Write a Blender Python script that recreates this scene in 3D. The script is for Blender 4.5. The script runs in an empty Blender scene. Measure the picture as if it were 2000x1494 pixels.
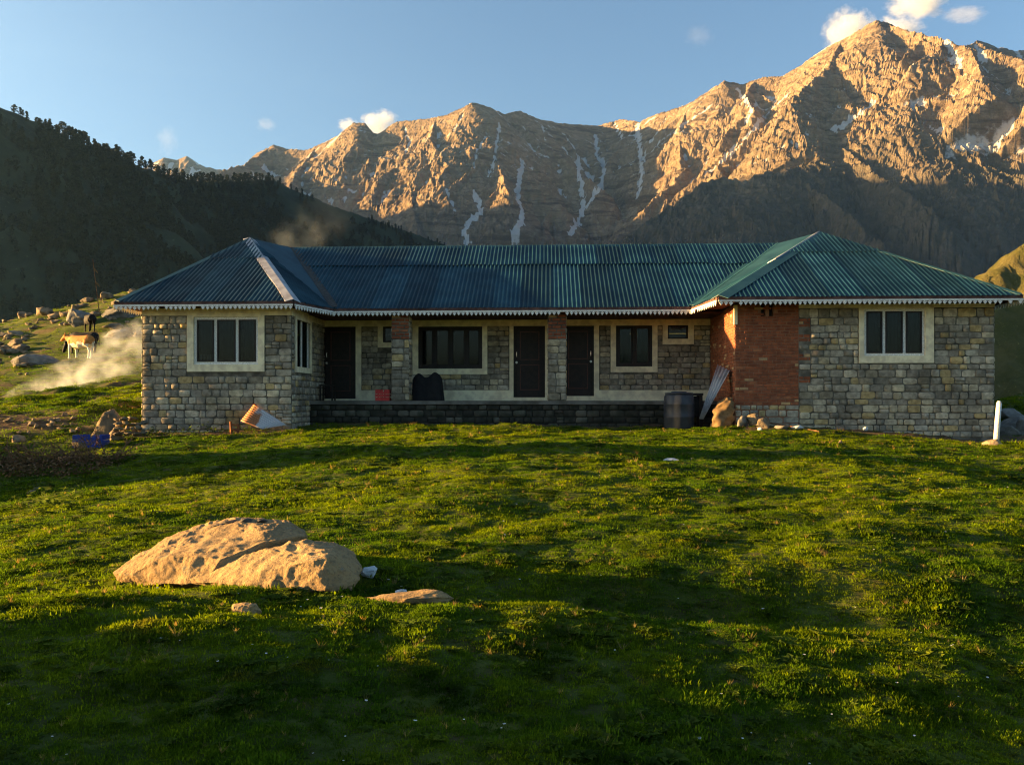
import bpy, bmesh, math, random
import numpy as np
from mathutils import Vector, Matrix

random.seed(7)
RNG = np.random.default_rng(7)
SC = bpy.context.scene
COL = SC.collection
R = math.radians

# ------------------------------------------------------------------ camera
F = 1556.0                      # focal length in photo pixels (photo 2000 wide)
EYE = 1.6
HOR = 780.0                     # photo row of the horizon
cam_d = bpy.data.cameras.new('camera')
cam = bpy.data.objects.new('camera', cam_d)
COL.objects.link(cam)
cam.location = (0, 0, EYE)
cam.rotation_euler = (R(90), 0, 0)
cam_d.sensor_width = 36
cam_d.lens = 36 * F / 2000
cam_d.shift_y = (HOR - 747) / 2000
cam_d.clip_start = 0.1
cam_d.clip_end = 40000
SC.camera = cam

# ------------------------------------------------------------------ light
SUN_EL = R(8.0)
SUN_AZ_SLOPE = 0.054            # the sun stands a little behind the facade
sun_dir = Vector((-1, SUN_AZ_SLOPE, math.tan(SUN_EL))).normalized()   # towards the sun
world = bpy.data.worlds.new('World')
SC.world = world
world.use_nodes = True
wn = world.node_tree
bg = wn.nodes['Background']
sky = wn.nodes.new('ShaderNodeTexSky')
sky.sky_type = 'NISHITA'
sky.sun_disc = False
sky.sun_elevation = SUN_EL
sky.sun_rotation = math.atan2(sun_dir.x, sun_dir.y)
sky.altitude = 200
sky.air_density = 1.0
sky.dust_density = 1.6
sky.ozone_density = 3.2
wn.links.new(sky.outputs['Color'], bg.inputs['Color'])
bg.inputs['Strength'].default_value = 0.058
sd = bpy.data.lights.new('sun', 'SUN')
sd.energy = 5.0
sd.angle = R(0.5)
sd.color = (1.0, 0.64, 0.27)
sun = bpy.data.objects.new('sun', sd)
COL.objects.link(sun)
sun.rotation_euler = (-sun_dir).to_track_quat('-Z', 'Y').to_euler()
sun.location = (-30, 0, 30)

vs = SC.view_settings
vs.view_transform = 'Standard'
vs.look = 'None'
vs.exposure = 2.7
vs.gamma = 1.0
vs.use_white_balance = True
vs.white_balance_temperature = 7600
vs.white_balance_tint = 10
vs.use_curve_mapping = False
SC.render.engine = 'CYCLES'
SC.cycles.use_denoising = True
SC.cycles.filter_width = 1.15
SC.cycles.max_bounces = 6
SC.cycles.diffuse_bounces = 3
SC.cycles.transparent_max_bounces = 8
SC.cycles.volume_bounces = 2
SC.cycles.volume_step_rate = 1.0
SC.cycles.volume_max_steps = 256


# ------------------------------------------------------------------ helpers
def P(u, v, d):
    """point seen at photo pixel (u,v) at depth d metres"""
    return Vector(((u - 1000) / F * d, d, EYE + (HOR - v) / F * d))


_perm = np.random.default_rng(3).permutation(512).astype(np.int64)
_perm = np.concatenate([_perm, _perm, _perm])
_ga = np.random.default_rng(4).uniform(0, 2 * np.pi, 512)
_gx, _gy = np.cos(_ga).astype(np.float32), np.sin(_ga).astype(np.float32)


def noise2(x, y, seed=0):
    x = np.asarray(x, np.float32); y = np.asarray(y, np.float32)
    xi = np.floor(x).astype(np.int64); yi = np.floor(y).astype(np.int64)
    xf = (x - xi).astype(np.float32); yf = (y - yi).astype(np.float32)
    u = xf * xf * xf * (xf * (xf * 6 - 15) + 10)
    v = yf * yf * yf * (yf * (yf * 6 - 15) + 10)

    def g(ix, iy, fx, fy):
        h = _perm[(_perm[(ix + seed * 57) & 511] + iy) & 511]
        return _gx[h] * fx + _gy[h] * fy
    a = g(xi, yi, xf, yf); b = g(xi + 1, yi, xf - 1, yf)
    c = g(xi, yi + 1, xf, yf - 1); d = g(xi + 1, yi + 1, xf - 1, yf - 1)
    return (a + u * (b - a) + v * ((c + u * (d - c)) - (a + u * (b - a)))) * 1.5


def fbm(x, y, octs=4, seed=0, gain=0.5):
    s = 0; a = 1.0
    for i in range(octs):
        s = s + a * noise2(x * 2 ** i + 13.7 * i, y * 2 ** i - 7.3 * i, seed + i)
        a *= gain
    return s


def ridged(x, y, octs=4, seed=0, gain=0.5):
    s = 0; a = 1.0
    for i in range(octs):
        s = s + a * (0.5 - np.abs(noise2(x * 2 ** i + 3.1 * i, y * 2 ** i + 9.2 * i, seed + i)))
        a *= gain
    return s


def sstep(a, b, x):
    t = np.clip((x - a) / (b - a), 0, 1)
    return t * t * (3 - 2 * t)


def mesh_data(name, verts, faces, mat=None, smooth=False):
    me = bpy.data.meshes.new(name)
    me.from_pydata([tuple(v) for v in verts], [], faces)
    if mat:
        me.materials.append(mat)
    if smooth:
        me.polygons.foreach_set('use_smooth', [True] * len(me.polygons))
    me.update()
    return me


def link(name, me, parent=None, loc=None, rot=None, scale=None):
    o = bpy.data.objects.new(name, me)
    COL.objects.link(o)
    if parent:
        o.parent = parent
    if loc is not None:
        o.location = loc
    if rot is not None:
        o.rotation_euler = rot
    if scale is not None:
        o.scale = scale
    return o


def obj(name, verts, faces, mat=None, parent=None, smooth=False, **k):
    return link(name, mesh_data(name, verts, faces, mat, smooth), parent, **k)


def tag(o, label=None, cat=None, group=None, kind=None):
    if label: o['label'] = label
    if cat: o['category'] = cat
    if group: o['group'] = group
    if kind: o['kind'] = kind
    return o


def empty(name, loc=(0, 0, 0), rz=0, label=None, cat=None, group=None):
    o = bpy.data.objects.new(name, None)
    COL.objects.link(o)
    o.location = loc
    o.rotation_euler = (0, 0, rz)
    o.empty_display_size = 0.2
    return tag(o, label, cat, group)


class MB:
    """collects shapes for one mesh"""
    def __init__(s):
        s.v = []; s.f = []

    def add(s, verts, faces):
        n = len(s.v)
        s.v += [Vector(p) for p in verts]
        s.f += [tuple(i + n for i in f) for f in faces]

    def box(s, x0, x1, y0, y1, z0, z1, m=None):
        vs_ = [Vector((x, y, z)) for z in (z0, z1) for y in (y0, y1) for x in (x0, x1)]
        if m is not None:
            vs_ = [m @ p for p in vs_]
        s.add(vs_, [(0, 2, 3, 1), (4, 5, 7, 6), (0, 1, 5, 4), (2, 6, 7, 3), (0, 4, 6, 2), (1, 3, 7, 5)])

    def tube(s, pts, rads, n=6, cap=True):
        rings = []
        for i, p in enumerate(pts):
            p = Vector(p)
            a = Vector(pts[max(i - 1, 0)]); b = Vector(pts[min(i + 1, len(pts) - 1)])
            d = (b - a).normalized()
            t = Vector((0, 0, 1)) if abs(d.z) < 0.9 else Vector((1, 0, 0))
            e1 = d.cross(t).normalized(); e2 = d.cross(e1)
            r = rads[i] if hasattr(rads, '__len__') else rads
            if not hasattr(r, '__len__'):
                r = (r, r)
            rings.append([p + e1 * (r[0] * math.cos(k * 2 * math.pi / n)) + e2 * (r[1] * math.sin(k * 2 * math.pi / n)) for k in range(n)])
        base = len(s.v)
        for r_ in rings:
            s.v += r_
        for i in range(len(rings) - 1):
            for k in range(n):
                k2 = (k + 1) % n
                s.f.append((base + i * n + k, base + i * n + k2, base + (i + 1) * n + k2, base + (i + 1) * n + k))
        if cap:
            s.f.append(tuple(base + k for k in range(n))[::-1])
            s.f.append(tuple(base + (len(rings) - 1) * n + k for k in range(n)))

    def build(s, name, mat, parent=None, smooth=False, **k):
        return obj(name, s.v, s.f, mat, parent, smooth, **k)


def grid_mesh(name, X, Y, Z, mat, attrs=None, smooth=True):
    nr, nc = X.shape
    me = bpy.data.meshes.new(name)
    co = np.stack([X, Y, Z], -1).reshape(-1, 3).astype(np.float32)
    me.vertices.add(nr * nc)
    me.vertices.foreach_set('co', co.ravel())
    i = np.arange(nr * nc).reshape(nr, nc)
    q = np.stack([i[:-1, :-1], i[:-1, 1:], i[1:, 1:], i[1:, :-1]], -1).reshape(-1, 4)
    me.loops.add(q.size)
    me.loops.foreach_set('vertex_index', q.ravel().astype(np.int32))
    me.polygons.add(len(q))
    me.polygons.foreach_set('loop_start', np.arange(0, q.size, 4, dtype=np.int32))
    me.update(calc_edges=True)
    me.polygons.foreach_set('use_smooth', np.full(len(q), smooth))
    for k, a in (attrs or {}).items():
        at = me.attributes.new(k, 'FLOAT', 'POINT')
        at.data.foreach_set('value', a.astype(np.float32).ravel())
    me.materials.append(mat)
    me.update()
    return me


# ------------------------------------------------------------------ materials
def new_mat(name):
    m = bpy.data.materials.new(name)
    m.use_nodes = True
    nt = m.node_tree
    return m, nt, nt.nodes['Principled BSDF']


def nnoise(nt, scale, detail=4, vec=None, rough=0.55):
    n = nt.nodes.new('ShaderNodeTexNoise')
    n.inputs['Scale'].default_value = scale
    n.inputs['Detail'].default_value = detail
    n.inputs['Roughness'].default_value = rough
    if vec is not None:
        nt.links.new(vec, n.inputs['Vector'])
    return n


def nramp(nt, fac, stops):
    r = nt.nodes.new('ShaderNodeValToRGB')
    el = r.color_ramp.elements
    while len(el) < len(stops):
        el.new(0.5)
    for e, (p, c) in zip(el, stops):
        e.position = p
        e.color = (*c, 1) if len(c) == 3 else c
    nt.links.new(fac, r.inputs['Fac'])
    return r


def nmix(nt, fac, a, b, mode='MIX'):
    m = nt.nodes.new('ShaderNodeMix')
    m.data_type = 'RGBA'
    m.blend_type = mode
    for sock, val in ((m.inputs[0], fac), (m.inputs[6], a), (m.inputs[7], b)):
        if hasattr(val, 'is_linked'):
            nt.links.new(val, sock)
        elif isinstance(val, (int, float)):
            sock.default_value = val
        else:
            sock.default_value = (*val, 1) if len(val) == 3 else val
    return m.outputs[2]


def nmath(nt, op, a, b=0.0):
    m = nt.nodes.new('ShaderNodeMath')
    m.operation = op
    for sock, val in ((m.inputs[0], a), (m.inputs[1], b)):
        if hasattr(val, 'is_linked'):
            nt.links.new(val, sock)
        else:
            sock.default_value = val
    return m.outputs[0]


def nmaprange(nt, val, a, b, c=0.0, d=1.0):
    m = nt.nodes.new('ShaderNodeMapRange')
    m.interpolation_type = 'SMOOTHSTEP'
    nt.links.new(val, m.inputs['Value'])
    for k, x in zip(('From Min', 'From Max', 'To Min', 'To Max'), (a, b, c, d)):
        m.inputs[k].default_value = x
    return m.outputs[0]


def pmat(name, c1, c2, scale=6, rough=0.85, bump=0.0, bscale=40, rand=None, metal=0.0, spec=0.3, world_pos=True, detail=5):
    """two-tone noisy material; rand = list of colours picked per object"""
    m, nt, b = new_mat(name)
    if world_pos:
        vec = nt.nodes.new('ShaderNodeNewGeometry').outputs['Position']
    else:
        vec = nt.nodes.new('ShaderNodeTexCoord').outputs['Object']
    n = nnoise(nt, scale, detail, vec)
    f = nmaprange(nt, n.outputs['Fac'], 0.35, 0.65)
    c = nmix(nt, f, c1, c2)
    if rand:
        oi = nt.nodes.new('ShaderNodeObjectInfo')
        isl = nt.nodes.new('ShaderNodeNewGeometry')
        r = nmath(nt, 'FRACT', nmath(nt, 'ADD', oi.outputs['Random'], isl.outputs['Random Per Island']))
        rr = nramp(nt, r, [(i / len(rand), x) for i, x in enumerate(rand)])
        rr.color_ramp.interpolation = 'CONSTANT'
        c = nmix(nt, 1.0, c, rr.outputs['Color'], 'MULTIPLY')
    nt.links.new(c, b.inputs['Base Color'])
    b.inputs['Roughness'].default_value = rough
    b.inputs['Metallic'].default_value = metal
    b.inputs['Specular IOR Level'].default_value = spec
    if bump:
        n2 = nnoise(nt, bscale, 6, vec, 0.65)
        bp = nt.nodes.new('ShaderNodeBump')
        bp.inputs['Strength'].default_value = bump
        bp.inputs['Distance'].default_value = 1.0 / bscale
        nt.links.new(n2.outputs['Fac'], bp.inputs['Height'])
        nt.links.new(bp.outputs['Normal'], b.inputs['Normal'])
    return m


M = {}
g = lambda x: (x, x, x)
def stained(m, lo=0.55, hi=1.1, scale=0.9):
    nt = m.node_tree; b = nt.nodes['Principled BSDF']
    src = b.inputs['Base Color'].links[0].from_socket
    pos = nt.nodes.new('ShaderNodeNewGeometry').outputs['Position']
    n = nnoise(nt, scale, 6, pos, 0.6)
    r = nramp(nt, n.outputs['Fac'], [(0.36, g(lo)), (0.60, g(hi))])
    c = nmix(nt, 1.0, src, r.outputs['Color'], 'MULTIPLY')
    nt.links.new(c, b.inputs['Base Color'])


M['stone'] = pmat('stone', (0.44, 0.385, 0.29), (0.27, 0.235, 0.175), 9, 0.9, 0.5, 60,
                  rand=[g(1.0), g(0.8), (1.25, 1.22, 1.15), g(0.62), (1.05, 1.0, 0.85), g(0.9), (1.35, 1.3, 1.15), (0.7, 0.7, 0.72),
                        (1.2, 1.0, 0.62), g(0.85), g(1.1), (0.75, 0.72, 0.66)])
M['mortar'] = pmat('mortar', (0.22, 0.195, 0.15), (0.085, 0.075, 0.058), 4.0, 0.95, 0.8, 40)
M['brick'] = pmat('brick', (0.32, 0.095, 0.04), (0.20, 0.06, 0.03), 7, 0.9, 0.4, 90,
                  rand=[g(1.0), g(0.85), (1.1, 1.05, 1.0), g(0.75), (1.0, 1.1, 1.1), g(0.95), (0.8, 0.85, 0.9), g(1.05), g(0.9),
                        g(1.0), g(0.8), g(1.0), (1.15, 1.4, 1.5), g(0.9), g(1.0), g(0.85), g(0.95), g(0.8), g(1.05), (1.6, 3.3, 3.6)])
M['brick_mortar'] = pmat('brick_mortar', (0.27, 0.13, 0.075), (0.20, 0.09, 0.055), 4, 0.95, 0.5, 60)
stained(M['stone']); stained(M['mortar'])
M['cream'] = pmat('cream', (0.86, 0.76, 0.50), (0.64, 0.54, 0.36), 5, 0.8, 0.2, 30, detail=8)
M['white_paint'] = pmat('white_paint', (0.78, 0.76, 0.70), (0.60, 0.57, 0.50), 25, 0.7, 0.3, 60)
M['peeling'] = pmat('peeling', (0.88, 0.85, 0.78), (0.62, 0.58, 0.50), 45, 0.8, 0.5, 80)
M['fascia_wood'] = pmat('fascia_wood', (0.13, 0.065, 0.05), (0.06, 0.03, 0.025), 5, 0.8, 0.2, 40)
M['dark_wood'] = pmat('dark_wood', (0.012, 0.009, 0.007), (0.022, 0.014, 0.01), 8, 0.55, 0.1, 40)
M['red_wood'] = pmat('red_wood', (0.09, 0.03, 0.02), (0.05, 0.02, 0.015), 8, 0.5, 0.1, 40)
M['metal_bright'] = pmat('metal_bright', (0.8, 0.78, 0.74), (0.6, 0.58, 0.55), 20, 0.3, metal=0.6)
M['interior'] = pmat('interior', (0.05, 0.045, 0.04), (0.035, 0.03, 0.03), 2, 0.95)
M['curtain'] = pmat('curtain', (0.06, 0.065, 0.065), (0.04, 0.045, 0.045), 6, 0.9)
M['concrete'] = pmat('concrete', (0.16, 0.15, 0.13), (0.08, 0.075, 0.06), 2.2, 0.95, 0.7, 30)
M['shade_dark_stone'] = pmat('shade_dark_stone', (0.05, 0.046, 0.035), (0.022, 0.024, 0.016), 4, 0.95, 0.7, 30, rand=[g(1.0), g(0.7), g(1.5), g(0.85), g(1.0), g(2.2)])  # plinth stones: the shade of the porch is put into the colour
M['shade_dark_mortar'] = pmat('shade_dark_mortar', (0.03, 0.028, 0.02), (0.015, 0.016, 0.011), 3, 0.95, 0.7, 30)  # plinth joints, darkened to carry the same painted porch shade
M['rust'] = pmat('rust', (0.30, 0.10, 0.03), (0.18, 0.06, 0.03), 9, 0.9, 0.3, 50)
M['galv'] = pmat('galv', (0.42, 0.42, 0.42), (0.26, 0.25, 0.25), 4, 0.5, 0.15, 30, metal=0.35)
M['sack'] = pmat('sack', (0.20, 0.125, 0.06), (0.12, 0.075, 0.035), 10, 0.95, 0.4, 120)
M['red_plastic'] = pmat('red_plastic', (0.55, 0.035, 0.03), (0.42, 0.025, 0.025), 8, 0.5)
M['blue_plastic'] = pmat('blue_plastic', (0.012, 0.05, 0.30), (0.01, 0.035, 0.2), 6, 0.45)
M['drum'] = pmat('drum', (0.022, 0.026, 0.034), (0.035, 0.04, 0.05), 5, 0.5)
M['black_cloth'] = pmat('black_cloth', (0.008, 0.008, 0.009), (0.014, 0.014, 0.014), 8, 0.95)
M['rock'] = pmat('rock', (0.27, 0.195, 0.115), (0.13, 0.10, 0.065), 3.5, 0.95, 0.8, 14, rand=[g(1.0), g(0.8), g(1.15), g(0.9), (0.85, 0.88, 0.95)])
M['grey_rock'] = pmat('grey_rock', (0.24, 0.22, 0.19), (0.13, 0.12, 0.105), 3, 0.95, 0.8, 14, rand=[g(1.0), g(0.7), g(1.2), g(0.9)])
M['pale_rock'] = pmat('pale_rock', (0.52, 0.54, 0.53), (0.36, 0.39, 0.40), 14, 0.9, 0.4, 40)
M['slate'] = pmat('slate', (0.07, 0.06, 0.05), (0.035, 0.03, 0.028), 9, 0.85, 0.4, 40)
M['dry_branch'] = pmat('dry_branch', (0.26, 0.13, 0.06), (0.10, 0.05, 0.025), 12, 0.9, 0.3, 60)
M['dry_leaf'] = pmat('dry_leaf', (0.17, 0.085, 0.03), (0.07, 0.04, 0.016), 5, 0.9)


def roof_paint():
    m, nt, b = new_mat('roof_paint')
    geo = nt.nodes.new('ShaderNodeNewGeometry')
    oi = nt.nodes.new('ShaderNodeObjectInfo')
    n = nnoise(nt, 1.3, 5, geo.outputs['Position'])
    n2 = nnoise(nt, 16, 5, geo.outputs['Position'])
    c = nmix(nt, nmaprange(nt, n.outputs['Fac'], 0.35, 0.68), (0.003, 0.032, 0.048), (0.012, 0.060, 0.080))
    c = nmix(nt, nmaprange(nt, n2.outputs['Fac'], 0.60, 0.72), c, (0.025, 0.08, 0.085))
    n5 = nnoise(nt, 3.2, 8, geo.outputs['Position'], 0.72)
    c = nmix(nt, nmaprange(nt, n5.outputs['Fac'], 0.66, 0.74), c, (0.06, 0.032, 0.022))
    r = nramp(nt, oi.outputs['Random'], [(0, g(0.62)), (0.5, g(0.95)), (1, (1.3, 1.25, 1.25))])
    c = nmix(nt, 1.0, c, r.outputs['Color'], 'MULTIPLY')
    nt.links.new(c, b.inputs['Base Color'])
    b.inputs['Roughness'].default_value = 0.6
    b.inputs['Specular IOR Level'].default_value = 0.22
    return m


M['roof'] = roof_paint()


def glass_mat():
    m, nt, b = new_mat('window_glass')
    tr = nt.nodes.new('ShaderNodeBsdfTransparent')
    tr.inputs['Color'].default_value = (0.5, 0.55, 0.55, 1)
    gl = nt.nodes.new('ShaderNodeBsdfGlossy')
    gl.inputs['Roughness'].default_value = 0.08
    gl.inputs['Color'].default_value = (0.8, 0.85, 0.9, 1)
    mx = nt.nodes.new('ShaderNodeMixShader')
    mx.inputs[0].default_value = 0.018
    nt.links.new(tr.outputs[0], mx.inputs[1])
    nt.links.new(gl.outputs[0], mx.inputs[2])
    nt.links.new(mx.outputs[0], nt.nodes['Material Output'].inputs['Surface'])
    return m


M['glass'] = glass_mat()


def ground_mat():
    m, nt, b = new_mat('meadow_ground')
    pos = nt.nodes.new('ShaderNodeNewGeometry').outputs['Position']
    n1 = nnoise(nt, 0.5, 6, pos); n2 = nnoise(nt, 5, 6, pos)
    c = nmix(nt, nmaprange(nt, n1.outputs['Fac'], 0.4, 0.62), (0.050, 0.072, 0.012), (0.085, 0.10, 0.018))
    c = nmix(nt, nmaprange(nt, n2.outputs['Fac'], 0.5, 0.7), c, (0.07, 0.06, 0.022))
    at = nt.nodes.new('ShaderNodeAttribute'); at.attribute_name = 'dirt'
    d = nmix(nt, nmaprange(nt, n2.outputs['Fac'], 0.35, 0.65), (0.075, 0.045, 0.026), (0.14, 0.09, 0.05))
    c = nmix(nt, at.outputs['Fac'], c, d)
    nt.links.new(c, b.inputs['Base Color'])
    b.inputs['Roughness'].default_value = 0.95
    b.inputs['Specular IOR Level'].default_value = 0.1
    n3 = nnoise(nt, 14, 8, pos, 0.7)
    bp = nt.nodes.new('ShaderNodeBump'); bp.inputs['Strength'].default_value = 0.8; bp.inputs['Distance'].default_value = 0.06
    nt.links.new(n3.outputs['Fac'], bp.inputs['Height']); nt.links.new(bp.outputs['Normal'], b.inputs['Normal'])
    return m


def grass_mat(name, ca, cb, cc):
    m, nt, b = new_mat(name)
    pos = nt.nodes.new('ShaderNodeNewGeometry').outputs['Position']
    n1 = nnoise(nt, 0.55, 5, pos); n2 = nnoise(nt, 3.0, 4, pos)
    oi = nt.nodes.new('ShaderNodeObjectInfo')
    c = nmix(nt, nmaprange(nt, n1.outputs['Fac'], 0.38, 0.62), ca, cb)
    c = nmix(nt, nmaprange(nt, n2.outputs['Fac'], 0.55, 0.75), c, cc)
    n4 = nnoise(nt, 1.6, 5, pos)
    c = nmix(nt, nmaprange(nt, n4.outputs['Fac'], 0.5, 0.68), c, tuple(q * 0.5 for q in ca))
    r = nramp(nt, oi.outputs['Random'], [(0, g(0.6)), (0.8, g(1.2)), (1, (1.8, 1.5, 1.0))])
    c = nmix(nt, 1.0, c, r.outputs['Color'], 'MULTIPLY')
    df = nt.nodes.new('ShaderNodeBsdfDiffuse'); tl = nt.nodes.new('ShaderNodeBsdfTranslucent')
    nt.links.new(c, df.inputs['Color']); nt.links.new(c, tl.inputs['Color'])
    mx = nt.nodes.new('ShaderNodeMixShader'); mx.inputs[0].default_value = 0.5
    nt.links.new(df.outputs[0], mx.inputs[1]); nt.links.new(tl.outputs[0], mx.inputs[2])
    nt.links.new(mx.outputs[0], nt.nodes['Material Output'].inputs['Surface'])
    return m


M['ground'] = ground_mat()
M['grass'] = grass_mat('grass_blades', (0.062, 0.128, 0.009), (0.138, 0.196, 0.010), (0.165, 0.155, 0.018))


def mountain_mat():
    m, nt, b = new_mat('mountain_rock')
    pos = nt.nodes.new('ShaderNodeNewGeometry').outputs['Position']
    n1 = nnoise(nt, 0.004, 8, pos, 0.65); n2 = nnoise(nt, 0.03, 8, pos, 0.7)
    c = nmix(nt, nmaprange(nt, n1.outputs['Fac'], 0.35, 0.65), (0.26, 0.188, 0.12), (0.185, 0.135, 0.09))
    c = nmix(nt, nmaprange(nt, n2.outputs['Fac'], 0.45, 0.62), c, (0.32, 0.24, 0.165))
    mp = nt.nodes.new('ShaderNodeMapping'); mp.inputs['Rotation'].default_value = (0.25, 0.55, 0.0); mp.inputs['Scale'].default_value = (0.004, 0.004, 0.035)
    nt.links.new(pos, mp.inputs['Vector'])
    n3 = nnoise(nt, 1.0, 7, mp.outputs['Vector'], 0.65)
    c = nmix(nt, nmaprange(nt, n3.outputs['Fac'], 0.50, 0.66), c, (0.115, 0.083, 0.06))
    n4 = nnoise(nt, 0.09, 6, pos, 0.7)
    c = nmix(nt, nmaprange(nt, n4.outputs['Fac'], 0.56, 0.70), c, (0.09, 0.066, 0.048))
    a1 = nt.nodes.new('ShaderNodeAttribute'); a1.attribute_name = 'veg'
    veg = nmix(nt, nmaprange(nt, n2.outputs['Fac'], 0.4, 0.6), (0.085, 0.078, 0.062), (0.12, 0.102, 0.08))
    c = nmix(nt, a1.outputs['Fac'], c, veg)
    a2 = nt.nodes.new('ShaderNodeAttribute'); a2.attribute_name = 'snow'
    sn = nmath(nt, 'ADD', a2.outputs['Fac'], nmath(nt, 'MULTIPLY', nmath(nt, 'SUBTRACT', n2.outputs['Fac'], 0.5), 1.2))
    c = nmix(nt, nmaprange(nt, sn, 0.45, 0.75), c, (0.52, 0.51, 0.50))
    nt.links.new(c, b.inputs['Base Color'])
    b.inputs['Roughness'].default_value = 0.95
    b.inputs['Specular IOR Level'].default_value = 0.1
    bp = nt.nodes.new('ShaderNodeBump'); bp.inputs['Strength'].default_value = 1.0; bp.inputs['Distance'].default_value = 22
    nt.links.new(n2.outputs['Fac'], bp.inputs['Height']); nt.links.new(bp.outputs['Normal'], b.inputs['Normal'])
    return m


M['mountain'] = mountain_mat()


def hill_mat(name, c1, c2, s=0.012):
    m, nt, b = new_mat(name)
    pos = nt.nodes.new('ShaderNodeNewGeometry').outputs['Position']
    n1 = nnoise(nt, s, 8, pos, 0.65); n2 = nnoise(nt, s * 8, 7, pos, 0.7)
    c = nmix(nt, nmaprange(nt, n1.outputs['Fac'], 0.38, 0.62), c1, c2)
    c = nmix(nt, nmaprange(nt, n2.outputs['Fac'], 0.62, 0.72), c, tuple(q * 2.6 for q in c2))
    nt.links.new(c, b.inputs['Base Color'])
    b.inputs['Roughness'].default_value = 0.95
    b.inputs['Specular IOR Level'].default_value = 0.1
    bp = nt.nodes.new('ShaderNodeBump'); bp.inputs['Strength'].default_value = 0.8; bp.inputs['Distance'].default_value = 4
    nt.links.new(n2.outputs['Fac'], bp.inputs['Height']); nt.links.new(bp.outputs['Normal'], b.inputs['Normal'])
    return m


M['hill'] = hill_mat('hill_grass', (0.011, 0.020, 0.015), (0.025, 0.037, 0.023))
M['spur'] = hill_mat('spur_grass', (0.075, 0.075, 0.02), (0.13, 0.11, 0.04), 0.05)
M['conifer'] = pmat('conifer', (0.007, 0.014, 0.010), (0.014, 0.024, 0.015), 0.3, 0.95)

# ------------------------------------------------------------------ ground
HX, HY, HTH = -9.70, 20.90, R(2.5)        # house corner and yaw
_c, _s = math.cos(HTH), math.sin(HTH)


def to_world(X, Y):
    return HX + X * _c + Y * _s, HY - X * _s + Y * _c


def ground_h(x, y, fine=True):
    x = np.asarray(x, np.float64); y = np.asarray(y, np.float64)
    base = np.interp(y, [-300, -40, -9, 3.5, 20, 30, 45, 70, 120, 300, 1200, 3000, 12000],
                     [22, 2.0, -0.10, 0.0, 0.88, 1.0, 0.8, -4, -25, -90, -220, -300, -300])
    lat = np.where(x < 1.2, -0.0080, -0.0062) * (x - 1.2) ** 2
    lat = np.maximum(lat, -1.6)
    base = base + lat * (1 - 0.72 * sstep(12, 19.5, y)) * (1 - sstep(26, 34, y))
    # hillside left of the house
    hy = np.interp(y, [13, 16, 18.5, 20.5, 22.2, 25, 30, 37, 45, 55, 62, 75, 120, 300, 1200, 3000, 12000],
                   [0.10, 0.28, 0.45, 0.75, 1.22, 1.45, 2.05, 3.30, 5.0, 7.6, 9.0, 8.2, -12, -90, -220, -300, -300])
    tilt = np.clip(x + 33, -60, 9) * 0.26 * sstep(40, 60, y) * (1 - sstep(75, 110, y)) \
        + np.clip(x + 20, -60, 9) * 0.07 * sstep(20, 30, y) * (1 - sstep(40, 60, y))
    wh = sstep(-8.3, -10.8, x) * sstep(14.5, 19, y)
    wh = np.maximum(wh, sstep(-2, -8, x) * sstep(34, 40, y))
    z = base * (1 - wh) + (hy + tilt) * wh
    # bank on the right behind the house
    z = z + 1.5 * np.exp(-((x - 20) / 5.0) ** 2 - ((y - 27) / 3.0) ** 2)
    # falls away far to the left and right
    z = z - 18 * sstep(26, 160, -x) * (1 - sstep(14, 40, y)) - 30 * sstep(40, 200, -x)
    z = z - 30 * sstep(28, 160, x)
    # an unseen knoll and a swell further on, added to shade the lawn
    z = z - 0.125 * np.clip(x, -5, 7) * (1 - sstep(4.6, 6.6, y)) * sstep(0, 2.5, y)
    z = z + 5.0 * np.exp(-((x + 10.5) / 2.8) ** 2 - ((y - 3.65) / 1.3) ** 2)
    z = z + 4.4 * np.exp(-((x + 17.5) / 2.8) ** 2 - ((y - 15.9) / 1.7) ** 2)
    # shallow trough sunk right of the boulder so that its shadow reaches further
    z = z - 0.42 * np.exp(-((y - 6.60 + 0.09 * x) / 0.60) ** 2) * sstep(-1.3, 1.2, x) * (1 - sstep(6, 10, x))
    if fine:
        near = (1 - sstep(30, 80, np.hypot(x, y)))
        z = z + near * (0.11 * fbm(x * 0.22, y * 0.30, 3, 11) + 0.050 * fbm(x * 0.9, y * 1.5, 3, 15) + 0.030 * fbm(x * 3.1, y * 4.0, 3, 18))
        hill = wh * sstep(20.5, 23, y) * (1 - sstep(90, 140, y))
        z = z + hill * (0.22 * ridged(x * 0.22, y * 0.45, 3, 21) + 0.12 * fbm(x * 0.9, y * 1.2, 3, 25) - 0.15)
        # keep the pad of the house level
        z = z + sstep(60, 140, np.hypot(x, y)) * 6 * fbm(x * 0.01, y * 0.01, 4, 31)
    return z


def gh(x, y):
    return float(ground_h(np.array([x]), np.array([y]))[0])


def dirt_mask(x, y):
    d = np.exp(-((x + 13.4) / 2.4) ** 2 - ((y - 21.2) / 0.9) ** 2) * 1.3
    d = np.maximum(d, 0.9 * np.exp(-((x + 10.6) / 1.1) ** 2 - ((y - 20.6) / 0.9) ** 2))
    # strip along the house
    lx = (x - HX) * _c - (y - HY) * _s
    ly = (x - HX) * _s + (y - HY) * _c
    front = np.where((lx > 3.9) & (lx < 15.4), 1.1, -0.25)
    d = np.maximum(d, sstep(-0.55, 0.0, ly - front + 0.3 + 0.15 * noise2(x * 1.3, y * 1.3, 5)) * (lx > -0.3) * (lx < 23))
    d = np.maximum(d, 0.85 * sstep(0.22, 0.5, fbm(x * 0.7, y * 1.1, 3, 71)) * sstep(-9, -11, x) * sstep(20, 22, y))
    return np.clip(d, 0, 1)


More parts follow.
